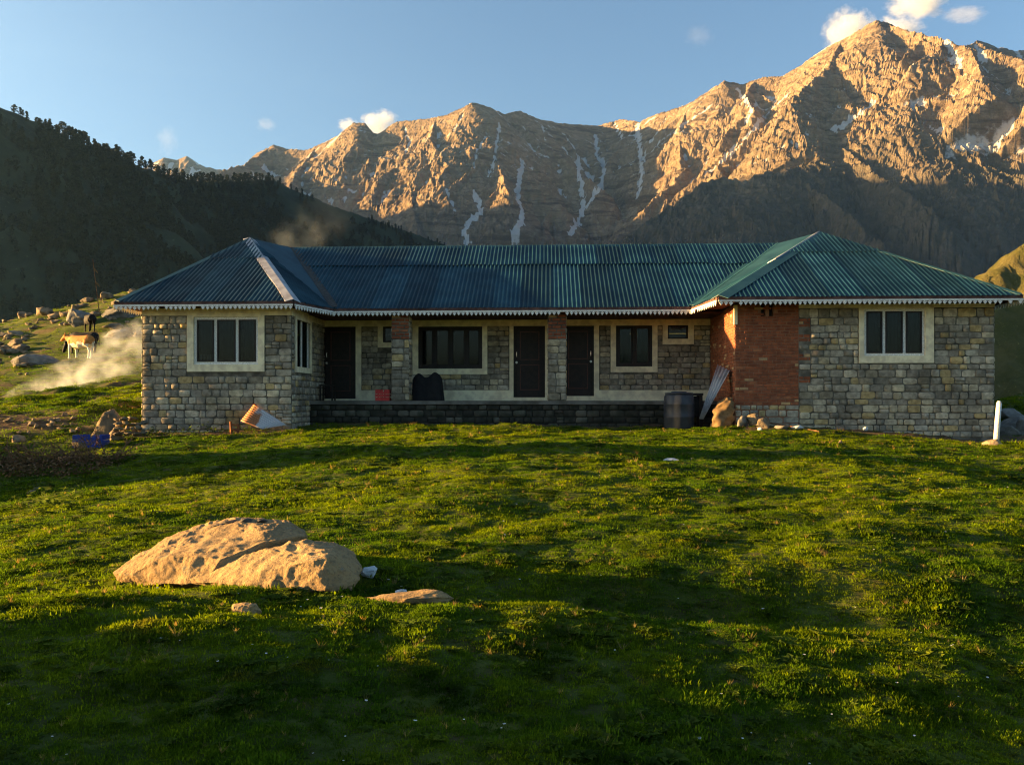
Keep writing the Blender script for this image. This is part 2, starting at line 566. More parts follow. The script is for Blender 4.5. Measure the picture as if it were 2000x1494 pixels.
def axis(lims):
    out = []
    for a, b, st in lims:
        out += list(np.arange(a, b, st))
    return np.array(out)


gx_pos = list(np.arange(0, 15, 0.13)) + list(np.arange(15, 45, 0.5)) + list(np.geomspace(45, 7000, 42))
gxs = np.array([-t for t in gx_pos[:0:-1]] + gx_pos)
gys = np.array(list(-np.geomspace(300, 6, 16)) + list(np.arange(-5, 2, 0.5)) + list(np.arange(2, 24, 0.11)) + list(np.arange(24, 80, 0.4))
               + list(np.geomspace(80, 7250, 46)))
GX, GY = np.meshgrid(gxs, gys)
GZ = ground_h(GX, GY)
ground = link('ground', grid_mesh('ground', GX, GY, GZ, M['ground'], {'dirt': dirt_mask(GX, GY)}))
tag(ground, 'grassy mountain meadow rising gently to the house', kind='structure')


# ------------------------------------------------------------------ mountains and hills
def ridge_field(X, Y, ridges):
    H = np.full(X.shape, -1e9, np.float32)
    D = np.full(X.shape, 1e9, np.float32)
    X = X.astype(np.float32); Y = Y.astype(np.float32)
    for pts, slope in ridges:
        for a, b in zip(pts[:-1], pts[1:]):
            dx, dy = b[0] - a[0], b[1] - a[1]
            t = np.clip(((X - a[0]) * dx + (Y - a[1]) * dy) / (dx * dx + dy * dy + 1e-6), 0, 1)
            dist = np.hypot(X - a[0] - t * dx, Y - a[1] - t * dy)
            h = a[2] + t * (b[2] - a[2]) - slope * dist
            better = h > H
            H = np.where(better, h, H)
            D = np.where(better, dist, D)
    return H, D


def PL(lst):
    return [tuple(P(*p)) for p in lst]


CRU = [380, 480, 700, 775, 922, 985, 1050, 1170, 1210, 1290, 1340, 1380, 2300]
CRD = [4800, 4650, 4450, 4420, 4250, 4420, 4650, 5000, 4950, 4560, 4420, 4300, 4300]


def cd(u, d):
    return float(np.interp(u, CRU, CRD)) if u < 1380 else d


def SP(lst, delta=None):
    # a spur keeps its shape and follows its crest point in depth
    dl = (cd(lst[0][0], lst[0][2]) - lst[0][2]) if delta is None else delta
    return PL([(u, v, d + dl) for u, v, d in lst])


crest = PL([(u_, v_, cd(u_, d_)) for u_, v_, d_ in [(380, 420, 5000), (440, 345, 4950), (480, 328, 4900), (500, 300, 4900), (535, 282, 4900), (560, 291, 4900), (600, 293, 4850), (640, 275, 4800), (665, 262, 4750),
            (690, 240, 4700), (712, 240, 4700), (735, 264, 4750), (762, 245, 4750), (775, 237, 4750), (830, 233, 4750), (870, 225, 4700),
            (905, 210, 4650), (922, 200, 4600), (945, 205, 4620), (985, 222, 4650), (1015, 216, 4650), (1050, 232, 4700),
            (1090, 240, 4700), (1120, 243, 4700), (1170, 245, 4700), (1210, 233, 4650), (1250, 237, 4600), (1290, 220, 4500),
            (1340, 205, 4400), (1380, 180, 4300), (1415, 157, 4250), (1450, 165, 4250), (1490, 150, 4200), (1530, 148, 4150),
            (1560, 130, 4100), (1610, 95, 4000), (1650, 75, 3900), (1690, 50, 3800), (1712, 40, 3750), (1735, 45, 3750), (1770, 65, 3900),
            (1800, 82, 4050), (1815, 71, 4100), (1840, 80, 4150), (1880, 92, 4200), (1910, 78, 4250), (1950, 93, 4300), (2000, 97, 4300), (2120, 120, 4300), (2300, 200, 4300)]])
ridges = [
    (crest, 1.05),
    # main spur of the big peak, down and to the left
    (PL([(1712, 40, 3750), (1748, 125, 3520), (1730, 200, 3360), (1700, 250, 3220), (1650, 285, 3100), (1560, 325, 2960), (1480, 345, 2870), (1370, 350, 2800),
         (1310, 400, 2700), (1240, 450, 2600), (1150, 520, 2500), (1050, 600, 2420)]), 0.95),
    (PL([(1370, 350, 2800), (1385, 430, 2650), (1400, 520, 2500)]), 1.0),
    # right ribs
    (PL([(1748, 125, 3520), (1800, 160, 3450), (1832, 205, 3330), (1845, 260, 3200), (1850, 320, 3080), (1840, 380, 2950), (1830, 480, 2750)]), 1.0),
    (PL([(1832, 205, 3330), (1890, 245, 3250), (1960, 245, 3200), (2040, 240, 3150), (2200, 260, 3000)]), 0.95),
    (PL([(1960, 245, 3200), (1950, 300, 3080), (1960, 370, 2950), (1990, 470, 2750)]), 0.95),
    # ribs of the long left flank of the big peak
    (PL([(1415, 157, 4250), (1405, 205, 4080), (1380, 265, 3900), (1330, 330, 3720), (1260, 410, 3500), (1200, 480, 3350)]), 1.15),
    (PL([(1530, 148, 4150), (1510, 190, 4000), (1470, 240, 3850), (1430, 290, 3650), (1400, 330, 3450)]), 1.15),
    (PL([(1610, 95, 4000), (1605, 150, 3820), (1580, 210, 3650), (1540, 270, 3450), (1490, 320, 3200)]), 1.15),
    (PL([(1690, 50, 3800), (1680, 110, 3650), (1660, 165, 3500), (1620, 230, 3300)]), 1.1),
    # ribs of the central wall
    (SP([(1290, 220, 4500), (1262, 280, 4350), (1225, 330, 4200), (1205, 390, 4050), (1160, 450, 3850), (1120, 510, 3700)]), 1.25),
    (SP([(1090, 240, 4700), (1085, 300, 4520), (1080, 380, 4250), (1070, 430, 4080), (1050, 500, 3900)]), 1.45),
    (SP([(1170, 245, 4700), (1160, 320, 4480), (1140, 380, 4300)]), 1.6),
    (SP([(922, 200, 4600), (921, 250, 4450), (905, 300, 4330), (898, 350, 4220), (860, 400, 4080), (800, 460, 3900), (760, 520, 3800)]), 1.15),
    (SP([(905, 210, 4650), (860, 275, 4450), (820, 320, 4330), (760, 380, 4200), (700, 430, 4050), (660, 490, 3900)]), 1.15),
    (SP([(985, 222, 4650), (1000, 290, 4450), (1010, 370, 4250), (990, 430, 4050)]), 1.6),
    (SP([(898, 350, 4220), (900, 420, 4050), (930, 470, 3900), (960, 520, 3800)], -350), 1.2),
    (SP([(775, 237, 4750), (772, 280, 4650), (745, 330, 4520), (700, 370, 4400), (640, 420, 4250)]), 1.3),
    (SP([(700, 238, 4700), (690, 290, 4560), (655, 340, 4450), (630, 400, 4300)]), 1.25),
    (SP([(640, 275, 4800), (610, 330, 4600), (590, 390, 4450), (560, 450, 4300)]), 1.25),
    (SP([(535, 282, 4900), (500, 340, 4700), (480, 400, 4500)]), 1.2),
]
us = np.concatenate([np.arange(-260, 260, 24), np.arange(260, 2080, 2.0), np.arange(2080, 2500, 24)])
ds = np.concatenate([np.arange(1900, 2500, 24), np.arange(2500, 5100, 7.8), np.arange(5100, 6200, 45)])
MU, MD = np.meshgrid(us, ds)
MX = (MU - 1000) / F * MD
wx = MX + 45 * fbm(MX / 330, MD / 330, 3, 41); wy = MD + 45 * fbm(MX / 330 + 7, MD / 330, 3, 42)
H0_, D0_ = ridge_field(wx, wy, ridges)
Hc, Dc = ridge_field(MX, MD, ridges[:1])
k = sstep(0, 160, Dc)
H = H0_ * k + np.maximum(Hc, H0_ * 0 + Hc) * (1 - k)
H = H.astype(np.float64)
amp = sstep(10, 380, Dc)
rr5 = random.Random(77)


def stamp_spur(p, dirx, diry, ln, fall, face):
    # one rib: a crest line falling from p, with faces of the given steepness
    q = (p[0] + dirx * ln, p[1] + diry * ln, p[2] - fall * ln)
    rad = fall * ln / face * 0.9 + 60
    y0_, y1_ = min(p[1], q[1]) - rad, max(p[1], q[1]) + rad
    x0_, x1_ = min(p[0], q[0]) - rad, max(p[0], q[0]) + rad
    r0, r1 = np.searchsorted(ds, y0_), np.searchsorted(ds, y1_)
    us_ = [1000 + x_ / y_ * F for x_ in (x0_, x1_) for y_ in (y0_, y1_)]
    c0, c1 = np.searchsorted(us, min(us_)), np.searchsorted(us, max(us_))
    if r1 - r0 < 2 or c1 - c0 < 2:
        return q
    X_, Y_ = MX[r0:r1, c0:c1], MD[r0:r1, c0:c1]
    dx, dy = q[0] - p[0], q[1] - p[1]
    t = np.clip(((X_ - p[0]) * dx + (Y_ - p[1]) * dy) / (dx * dx + dy * dy + 1e-6), 0, 1)
    dist = np.hypot(X_ - p[0] - t * dx, Y_ - p[1] - t * dy)
    h = p[2] + t * (q[2] - p[2]) - face * dist
    H[r0:r1, c0:c1] = np.maximum(H[r0:r1, c0:c1], h)
    return q


def grow_ribs(pts, gap, lng, lev, fall, face):
    acc = 0.0
    for a, b in zip(pts[:-1], pts[1:]):
        sl = math.hypot(b[0] - a[0], b[1] - a[1])
        if sl < 1: continue
        tx, ty = (b[0] - a[0]) / sl, (b[1] - a[1]) / sl
        pos = gap * rr5.uniform(0.2, 0.9) if acc == 0 else acc
        while pos < sl:
            f_ = pos / sl
            p = (a[0] + (b[0] - a[0]) * f_, a[1] + (b[1] - a[1]) * f_, a[2] + (b[2] - a[2]) * f_ - 6)
            for sg in (-1, 1):
                if rr5.random() < 0.15: continue
                an = math.atan2(ty, tx) + sg * R(rr5.uniform(50, 95))
                dx, dy = math.cos(an), math.sin(an)
                if dy > 0.45: continue
                ln = lng * rr5.uniform(0.6, 1.3)
                fl_, fc_ = fall * rr5.uniform(0.85, 1.15), face * rr5.uniform(0.9, 1.25)
                m_ = stamp_spur(p, dx, dy, ln * 0.5, fl_, fc_)
                a2 = an + R(rr5.uniform(-28, 28))
                q = stamp_spur(m_, math.cos(a2), math.sin(a2), ln * 0.5, fl_ * rr5.uniform(0.8, 1.2), fc_)
                if lev:
                    grow_ribs([p, m_, q], gap * 0.5, lng * 0.36, lev - 1, fall * 1.15, face * 1.15)
            pos += gap * rr5.uniform(0.6, 1.4)
        acc = max(0.01, pos - sl)


us = MU[0]; ds = MD[:, 0]
for pts_, sl_ in ridges:
    grow_ribs(pts_, 330, 760, 1, 0.70, 1.15)
qx = MX + 22 * fbm(MX / 90, MD / 90, 2, 141); qy = MD + 22 * fbm(MX / 90 + 5, MD / 90, 2, 143)
H += (0.2 + 0.8 * amp) * 26 * (ridged(qx / 95, qy / 130, 3, 52) - 0.45)
bed = (H * 0.75 + MX * 0.62 + 30 * fbm(MX / 150, MD / 150, 2, 147)) / 44
bed = bed - np.floor(bed)
H += (0.2 + 0.8 * amp) * 11 * (np.where(bed < 0.8, bed / 0.8, (1 - bed) / 0.2) - 0.5) * sstep(-0.3, 0.3, noise2(MX / 210, MD / 210, 151))
H += (0.45 + 0.55 * amp) * 14 * (ridged(qx / 27, qy / 30, 3, 60) - 0.40)
H = np.maximum(H, -330 + 30 * fbm(MX / 500, MD / 500, 3, 9))


# couloirs: sunk a little into the face and filled with old snow
gully = np.zeros_like(H)
VV = HOR - (H - EYE) / MD * F
VM = np.minimum.accumulate(VV, axis=0)
for pl_, wd_, st_ in [([(976, 240), (968, 300), (952, 352)], 17, .8), ([(1020, 315), (1010, 376), (1022, 420), (1012, 440), (1000, 478)], 26, 1),
                 ([(1128, 310), (1140, 384), (1136, 420), (1112, 460)], 24, 1), ([(1164, 262), (1166, 305), (1180, 325), (1174, 362), (1142, 402)], 24, 1),
                 ([(928, 372), (938, 410), (906, 448), (912, 478)], 26, 1), ([(872, 370), (892, 414)], 18, .8), ([(1246, 240), (1254, 335), (1246, 385)], 24, 1),
                 ([(1704, 200), (1665, 232), (1622, 258)], 22, 1.1), ([(1540, 180), (1480, 242), (1425, 300), (1372, 345)], 17, 1.1), ([(1392, 205), (1330, 245), (1280, 285)], 15, 1),
                 ([(1440, 172), (1470, 208), (1458, 235)], 24, .9), ([(1846, 76), (1862, 105), (1882, 134)], 22, 1), ([(1908, 92), (1925, 118)], 30, 1), ([(1985, 98), (1995, 112)], 30, 1),
                 ([(790, 250), (800, 275), (790, 300)], 16, .9), ([(905, 225), (888, 250), (850, 290)], 13, 1), ([(1060, 245), (1066, 275)], 15, .8), ([(1100, 260), (1125, 290), (1135, 330)], 13, .8),
                 ([(1300, 232), (1262, 290), (1255, 320)], 12, .9), ([(1200, 240), (1215, 270), (1244, 262)], 14, .9), ([(950, 262), (930, 300), (925, 330)], 15, .8)]:
    pts_ = []
    for a, b in zip(pl_[:-1], pl_[1:]):
        for t in np.linspace(0, 1, 9)[:-1]:
            pts_.append((a[0] + (b[0] - a[0]) * t, a[1] + (b[1] - a[1]) * t))
    g3 = []
    for (u_, v_) in pts_:
        c_i = int(np.argmin(np.abs(us - u_)))
        r_i = int(np.argmax(VM[:, c_i] <= v_))
        if r_i > 0:
            g3.append((MX[r_i, c_i], MD[r_i, c_i]))
    if len(g3) < 3: continue
    g3 = np.array(g3)
    x0_, x1_ = g3[:, 0].min() - 120, g3[:, 0].max() + 120; y0_, y1_ = g3[:, 1].min() - 120, g3[:, 1].max() + 120
    sel = (MX > x0_) & (MX < x1_) & (MD > y0_) & (MD < y1_)
    xs_, ys_ = MX[sel], MD[sel]
    dm = np.full(xs_.shape, 1e9)
    for a, b in zip(g3[:-1], g3[1:]):
        dx, dy = b - a
        t = np.clip(((xs_ - a[0]) * dx + (ys_ - a[1]) * dy) / (dx * dx + dy * dy + 1e-6), 0, 1)
        dm = np.minimum(dm, np.hypot(xs_ - a[0] - t * dx, ys_ - a[1] - t * dy))
    dm = dm * 1.45 + 17 * fbm(xs_ / 24, ys_ / 24, 4, 161) + 4
    gully[sel] = np.maximum(gully[sel], st_ * sstep(wd_ * 1.15, wd_ * 0.55, dm))
    H[sel] -= 10 * sstep(wd_ * 2.4, 0, dm)


def blur(a, n, m):
    for ax, w in ((0, n), (1, m)):
        p = [(0, 0), (0, 0)]; p[ax] = (w + 1, w)
        cs = np.cumsum(np.pad(a, p, mode='edge'), axis=ax)
        a = (np.take(cs, range(2 * w + 1, cs.shape[ax]), axis=ax) - np.take(cs, range(0, cs.shape[ax] - 2 * w - 1), axis=ax)) / (2 * w + 1)
    return a


conc = blur(H, 7, 8) - H
patch = fbm(MX / 420, MD / 420, 3, 77)
snow = sstep(9, 22, conc + 9 * patch + 7 * noise2(MX / 40, MD / 60, 79)) * sstep(700, 1050, H)
gyy = np.gradient(H, axis=0) / np.gradient(MD, axis=0)
ledge = sstep(0.75, 0.45, gyy + 0.25 * noise2(MX / 60, MD / 60, 81)) * sstep(900, 1250, H) * sstep(-0.05, 0.3, fbm(MX / 160, MD / 160, 3, 83))
snow = np.clip(np.maximum(np.maximum(0.95 * snow, 0.9 * ledge), gully), 0, 1)
veg = sstep(1150, 650, H + 260 * fbm(MX / 350, MD / 350, 4, 90)) * sstep(3700, 3000, MD)
mr = link('mountain_range', grid_mesh('mountain_range', MX, MD, H, M['mountain'], {'snow': snow, 'veg': veg}, smooth=False))
tag(mr, 'rugged rocky mountain range with snow streaks behind the house', kind='structure')

# small far range on the left
us = np.arange(230, 560, 2.0); ds = np.arange(6200, 7200, 20)
U2, D2 = np.meshgrid(us, ds)
X2 = (U2 - 1000) / F * D2
fr = [(PL([(250, 345, 6900), (300, 318, 6850), (320, 308, 6800), (345, 313, 6800), (365, 305, 6800), (385, 318, 6800), (400, 325, 6850), (450, 335, 6900), (500, 345, 6900)]), 1.0)]
h2, d2 = ridge_field(X2, D2, fr)
h2 = h2 + sstep(0, 120, d2) * 60 * (ridged(X2 / 130, D2 / 300, 4, 47) - 0.4)
fm = link('far_mountain', grid_mesh('far_mountain', X2, D2, h2, M['mountain'], {'snow': sstep(0.2, 0.5, fbm(X2 / 130, D2 / 130, 3, 12)), 'veg': X2 * 0}, smooth=False))
tag(fm, 'small distant rocky summit above the forested ridge', kind='structure')

# the range to the west that shades the foot of the big mountain (out of the frame)
xs = np.arange(-6200, -2000, 60); ys = np.arange(1700, 5400, 60)
X3, Y3 = np.meshgrid(xs, ys)
wr = [([(-3500, 2300, 1000), (-3500, 2600, 1350), (-3520, 2900, 1480), (-3500, 3100, 1460), (-3520, 3230, 1515), (-3500, 3380, 1480), (-3500, 3600, 1425), (-3500, 3750, 1150)], 0.95)]
h3, d3 = ridge_field(X3, Y3, wr)
h3 = np.maximum(h3 + 40 * fbm(X3 / 160, Y3 / 160, 3, 17) * sstep(0, 200, d3) + 26 * noise2(X3 / 70, Y3 / 70, 19), -330)
wm = link('western_mountain', grid_mesh('western_mountain', X3, Y3, h3, M['mountain'], {'snow': X3 * 0, 'veg': X3 * 0 + 0.5}))
tag(wm, 'mountain west of the valley', kind='structure')

# forested ridge on the left
rc = PL([(-160, 150, 950), (-60, 185, 1000), (0, 209, 1050), (60, 232, 1110), (95, 250, 1150), (180, 288, 1250), (240, 310, 1330), (290, 330, 1400), (330, 344, 1460), (400, 354, 1560),
         (460, 354, 1630), (505, 352, 1680), (535, 350, 1710), (560, 364, 1730), (650, 402, 1790), (750, 436, 1850), (850, 470, 1900),
         (890, 487, 1920), (1000, 540, 1950), (1100, 600, 1980)])
xs = np.concatenate([np.arange(-2200, -1100, 60), np.arange(-1100, 250, 7.0)])
ys = np.concatenate([np.arange(150, 700, 26), np.arange(700, 2000, 7.5), np.arange(2000, 2900, 40)])
X4, Y4 = np.meshgrid(xs, ys)
spur_r = PL([(95, 250, 1150), (140, 380, 1010), (170, 500, 900), (190, 640, 780)])
spur_q = PL([(535, 350, 1710), (500, 430, 1560), (440, 520, 1400), (380, 620, 1250)])
fr4 = [(rc, 0.85), (spur_r, 0.75), (spur_q, 0.7)]
h4, d4 = ridge_field(X4, Y4, fr4)
hcr, dcr = ridge_field(X4, Y4, fr4[:1])
am = sstep(5, 90, dcr)
h4 = h4 + am * (26 * fbm(X4 / 120, Y4 / 120, 4, 27) + 14 * (ridged(X4 / 60, Y4 / 60, 3, 29) - 0.4)) + 2.0 * noise2(X4 / 25, Y4 / 25, 33)
h4 = np.maximum(h4, -320)
fh = link('forested_hill', grid_mesh('forested_hill', X4, Y4, h4, M['hill']))
tag(fh, 'dark shaded ridge clothed in forest on the left', kind='structure')


def bilin(x, y):
    """height of the forested hill by interpolation in its grid"""
    ix = np.clip(np.searchsorted(xs, x) - 1, 0, len(xs) - 2); iy = np.clip(np.searchsorted(ys, y) - 1, 0, len(ys) - 2)
    tx = (x - xs[ix]) / (xs[ix + 1] - xs[ix]); ty = (y - ys[iy]) / (ys[iy + 1] - ys[iy])
    return (h4[iy, ix] * (1 - tx) * (1 - ty) + h4[iy, ix + 1] * tx * (1 - ty) + h4[iy + 1, ix] * (1 - tx) * ty + h4[iy + 1, ix + 1] * tx * ty)


# sunlit green spur on the right, and an unseen hill added to shade its foot
xs5 = np.arange(-80, 620, 3.0); ys5 = np.arange(250, 800, 4.0)
X5, Y5 = np.meshgrid(xs5, ys5)
sp = [(PL([(1860, 640, 420), (1915, 548, 440), (1950, 518, 450), (2000, 476, 460), (2100, 410, 480), (2250, 350, 520)]), 0.8),
      ([(40, 486, 60), (85, 480, 80), (125, 474, 84), (165, 468, 66)], 0.8), ([(125, 474, 84), (112, 400, 72), (102, 350, 63), (95, 300, 50)], 0.8)]  # crests of the hidden hill, added to cast shade on the lower spur
h5, d5 = ridge_field(X5, Y5, sp)
h5 = h5 + 6 * fbm(X5 / 28, Y5 / 28, 4, 37) * sstep(0, 18, d5) + 1.6 * fbm(X5 / 7, Y5 / 7, 3, 39)
h5 = np.maximum(h5, -135)
so = link('spur_and_shading_hill', grid_mesh('spur_and_shading_hill', X5, Y5, h5, M['spur']))
tag(so, 'sunlit green spur beyond the right end of the roof, with an added hidden hill shading its foot', kind='structure')


# ------------------------------------------------------------------ trees of the ridge
def conifer_mesh(seed, tall=True):
    r = random.Random(seed)
    mb = MB()
    hgt = 1.0
    mb.tube([(0, 0, -0.1), (0, 0, 0.45), (0, 0, 0.9)], [0.022, 0.016, 0.006], 5)
    n = 120
    for i in range(n):
        t = r.random() ** 0.8
        z = 0.16 + 0.84 * t
        wid = (0.24 if tall else 0.30) * (1 - t) ** 0.65 * (0.55 + 0.45 * math.sin(t * 22 + seed)) + 0.03
        if not tall:
            wid = 0.30 * math.sin(math.pi * min(1, 0.12 + 0.88 * t)) ** 0.6 * r.uniform(0.6, 1.0) + 0.02
        a = r.uniform(0, 2 * math.pi)
        rad = wid * r.uniform(0.35, 1.0)
        c = Vector((rad * math.cos(a), rad * math.sin(a), z))
        sz = r.uniform(0.05, 0.10)
        d1 = Vector((r.gauss(0, 1), r.gauss(0, 1), r.gauss(0, 0.6))).normalized() * sz
        d2 = Vector((r.gauss(0, 1), r.gauss(0, 1), r.gauss(0, 0.8))).normalized() * sz
        mb.add([c + d1, c + d2, c - d1, c - d2 * 0.9], [(0, 1, 2, 3)])
    return mesh_data('conifer', mb.v, mb.f, M['conifer'])


con = [conifer_mesh(i, i % 3 != 2) for i in range(5)]
cr = np.array(rc)
cu = np.array([-160, -60, 0, 60, 95, 180, 240, 290, 330, 400, 460, 505, 535, 560, 650, 750, 850, 890, 1000, 1100])
rt = random.Random(5)
sky_us = []
for a, b, st in ((28, 106, 7.5), (122, 178, 4.6), (184, 300, 4.4), (302, 372, 6), (384, 535, 4.2), (835, 872, 8)):
    u_ = a
    while u_ < b:
        sky_us.append(u_ + rt.uniform(-2, 2)); u_ += st * rt.uniform(0.65, 1.4)
for u_ in sky_us:
    x = float(np.interp(u_, cu, cr[:, 0])); y = float(np.interp(u_, cu, cr[:, 1]))
    y += rt.uniform(-14, 6)
    z = float(bilin(np.array([x]), np.array([y]))[0])
    hh = rt.uniform(12, 21) * (0.62 if u_ > 800 or u_ < 100 else 1.0)
    o = link('conifer_tree', con[rt.randrange(5)], None, (x, y, z - 1), (0, 0, rt.uniform(0, 6.28)), (hh * 1.4, hh * 1.4, hh))
    tag(o, 'dark conifer standing on the skyline of the forested ridge', 'tree', 'conifers along the ridge skyline')


def gn_scatter(name, pts, scl, rotz, idx, sources, tilt=None):
    """one object whose points carry copies of the source meshes"""
    me = bpy.data.meshes.new(name)
    n = len(pts)
    me.vertices.add(n)
    me.vertices.foreach_set('co', np.asarray(pts, np.float32).ravel())
    for k_, t_, a_ in (('scl', 'FLOAT', scl), ('idx', 'INT', idx)):
        at = me.attributes.new(k_, t_, 'POINT')
        at.data.foreach_set('value', np.asarray(a_, np.int32 if t_ == 'INT' else np.float32))
    rv = np.zeros((n, 3), np.float32); rv[:, 2] = rotz
    if tilt is not None:
        rv[:, :2] = tilt
    at = me.attributes.new('rot', 'FLOAT_VECTOR', 'POINT')
    at.data.foreach_set('vector', rv.ravel())
    o = link(name, me)
    ng = bpy.data.node_groups.new(name, 'GeometryNodeTree')
    ng.interface.new_socket('Geometry', in_out='INPUT', socket_type='NodeSocketGeometry')
    ng.interface.new_socket('Geometry', in_out='OUTPUT', socket_type='NodeSocketGeometry')
    gi = ng.nodes.new('NodeGroupInput'); go = ng.nodes.new('NodeGroupOutput')
    iop = ng.nodes.new('GeometryNodeInstanceOnPoints')
    ng.links.new(gi.outputs[0], iop.inputs['Points'])
    jn = ng.nodes.new('GeometryNodeJoinGeometry')
    for s_ in reversed(sources):
        oi = ng.nodes.new('GeometryNodeObjectInfo')
        oi.inputs['Object'].default_value = s_
        oi.inputs['As Instance'].default_value = True
        ng.links.new(oi.outputs['Geometry'], jn.inputs[0])
    ng.links.new(jn.outputs[0], iop.inputs['Instance'])
    iop.inputs['Pick Instance'].default_value = True
    for nm, ty, sock in (('idx', 'INT', 'Instance Index'), ('rot', 'FLOAT_VECTOR', 'Rotation'), ('scl', 'FLOAT', 'Scale')):
        na = ng.nodes.new('GeometryNodeInputNamedAttribute')
        na.data_type = ty
        na.inputs['Name'].default_value = nm
        ng.links.new(na.outputs['Attribute'], iop.inputs[sock])
    ng.links.new(iop.outputs[0], go.inputs[0])
    md = o.modifiers.new('scatter', 'NODES')
    md.node_group = ng
    return o


def source(me):
    return bpy.data.objects.new(me.name + '_source', me)     # not linked to the scene


n = 26000
fx = RNG.uniform(-1050, 40, n); fy = RNG.uniform(650, 1900, n)
den = fbm(fx / 160, fy / 160, 3, 101)
hz = bilin(fx, fy)
uu = 1000 + fx / fy * F
keep = (den > -0.28 + 0.25 * sstep(480, 640, uu)) & (hz > -200) & (uu > -80)
keep &= ~((uu < 75) & (RNG.random(n) < 0.6)) & ~((uu > 540) & (RNG.random(n) < 0.6))
hn, dn = ridge_field(fx, fy, fr4[:1])
keep &= dn > 12
fx, fy, hz = fx[keep], fy[keep], hz[keep]
fo = gn_scatter('forest', np.stack([fx, fy, hz - 1], -1), RNG.uniform(10, 20, len(fx)), RNG.uniform(0, 6.28, len(fx)), RNG.integers(0, 5, len(fx)), [source(m_) for m_ in con])
tag(fo, 'dark conifer forest covering the shaded ridge', 'forest', kind='stuff')

# ------------------------------------------------------------------ the house
house = empty('stone_house', (HX, HY, 0), -HTH, 'long single-storey stone house with teal corrugated roof and recessed verandah', 'house')


def L(u, v, Y):
    """house-local (X, Z) of the point seen at pixel (u,v) on the plane Y"""
    a = (u - 1000) / F
    t = (Y + HY * _c + HX * _s) / (a * _s + _c)
    dx, dy = t * a - HX, t - HY
    return dx * _c - dy * _s, EYE + (HOR - v) / F * t


def LX(u, Y): return L(u, 700, Y)[0]
def LZ(u, v, Y): return L(u, v, Y)[1]


ZF = 1.56                       # verandah floor
Z0 = 0.45                       # foot of the walls, below the turf
YV = 3.0                        # verandah back wall
YC = 1.50                       # columns
XL = LX(570, 0)                 # inner corner of the left wing
XR0, XR1 = LX(1435, 0), LX(1942, 0)
XB = LX(1560, 0)                # end of the brickwork
ZTL, ZTR = 3.98, 4.00


def wall_mb(a0, a1, z0, z1, openings, t0, t1, axis='X'):
    """panel with holes; a along the wall, t0..t1 its thickness"""
    mb = MB()
    As = sorted({a0, a1} | {min(max(q, a0), a1) for o in openings for q in o[:2]})
    Zs = sorted({z0, z1} | {min(max(q, z0), z1) for o in openings for q in o[2:]})
    for i in range(len(As) - 1):
        for j in range(len(Zs) - 1):
            ca, cz = (As[i] + As[i + 1]) / 2, (Zs[j] + Zs[j + 1]) / 2
            if any(o[0] < ca < o[1] and o[2] < cz < o[3] for o in openings):
                continue
            if axis == 'X':
                mb.box(As[i], As[i + 1], t0, t1, Zs[j], Zs[j + 1])
            else:
                mb.box(t0, t1, As[i], As[i + 1], Zs[j], Zs[j + 1])
    bm = bmesh.new()
    vv = [bm.verts.new(p) for p in mb.v]
    for f in mb.f:
        bm.faces.new([vv[i] for i in f])
    bmesh.ops.remove_doubles(bm, verts=bm.verts, dist=1e-5)
    # drop the doubled inner faces
    seen = {}
    for f in list(bm.faces):
        key = tuple(sorted(v.index for v in f.verts)) if False else tuple(sorted(id(v) for v in f.verts))
        seen.setdefault(key, []).append(f)
    bmesh.ops.delete(bm, geom=[f for fs in seen.values() if len(fs) > 1 for f in fs], context='FACES')
    return bm


def bm_obj(name, bm, mat, parent, smooth=False):
    me = bpy.data.meshes.new(name)
    bm.normal_update()
    bm.to_mesh(me); bm.free()
    me.materials.append(mat)
    return link(name, me, parent)


# --- unit stones and bricks (front towards -y)
def unit_stone(seed, chamfer=0.16, rough=0.06):
    r = random.Random(seed)
    v, f = [], []
    ring = []
    for sx, sz in ((1, 1), (-1, 1), (-1, -1), (1, -1)):
        a, b = r.uniform(0.3, 1.5) * chamfer, r.uniform(0.3, 1.5) * chamfer
        p1 = (sx * 0.5, sz * (0.5 - a)); p2 = (sx * (0.5 - b), sz * 0.5)
        mid = (0.0 + r.uniform(-.15, .15), sz * 0.5) if sx == sz else (sx * 0.5, r.uniform(-.15, .15))
        ring += [p1, p2, mid] if sx == sz else [p2, p1, mid]
    ring = [(x * (1 + r.uniform(-rough, rough * 0.25)), z * (1 + r.uniform(-rough, rough * 0.25))) for x, z in ring]
    nseg = len(ring)
    for sc, y, j in ((1.0, 0.6, 0), (0.985, -0.55, 0.15), (0.88, -1.0, 0.25)):
        for (x, z) in ring:
            v.append((x * sc, y + r.uniform(-j, j), z * sc))
    v.append((0, -1.0 + r.uniform(-0.25, 0.15), 0))
    for a in range(2):
        for k_ in range(nseg):
            k2 = (k_ + 1) % nseg
            f.append((a * nseg + k_, a * nseg + k2, (a + 1) * nseg + k2, (a + 1) * nseg + k_))
    for k_ in range(nseg):
        f.append((2 * nseg + k_, 2 * nseg + (k_ + 1) % nseg, 3 * nseg))
    return v, f


STONES = [unit_stone(i) for i in range(24)]
STONE_ME = [mesh_data('stone', v, f, M['stone'], True) for v, f in STONES]
BRICKS = [unit_stone(100 + i, 0.05, 0.02) for i in range(8)]
BRICK_ME = [mesh_data('brick', v, f, M['brick']) for v, f in BRICKS]


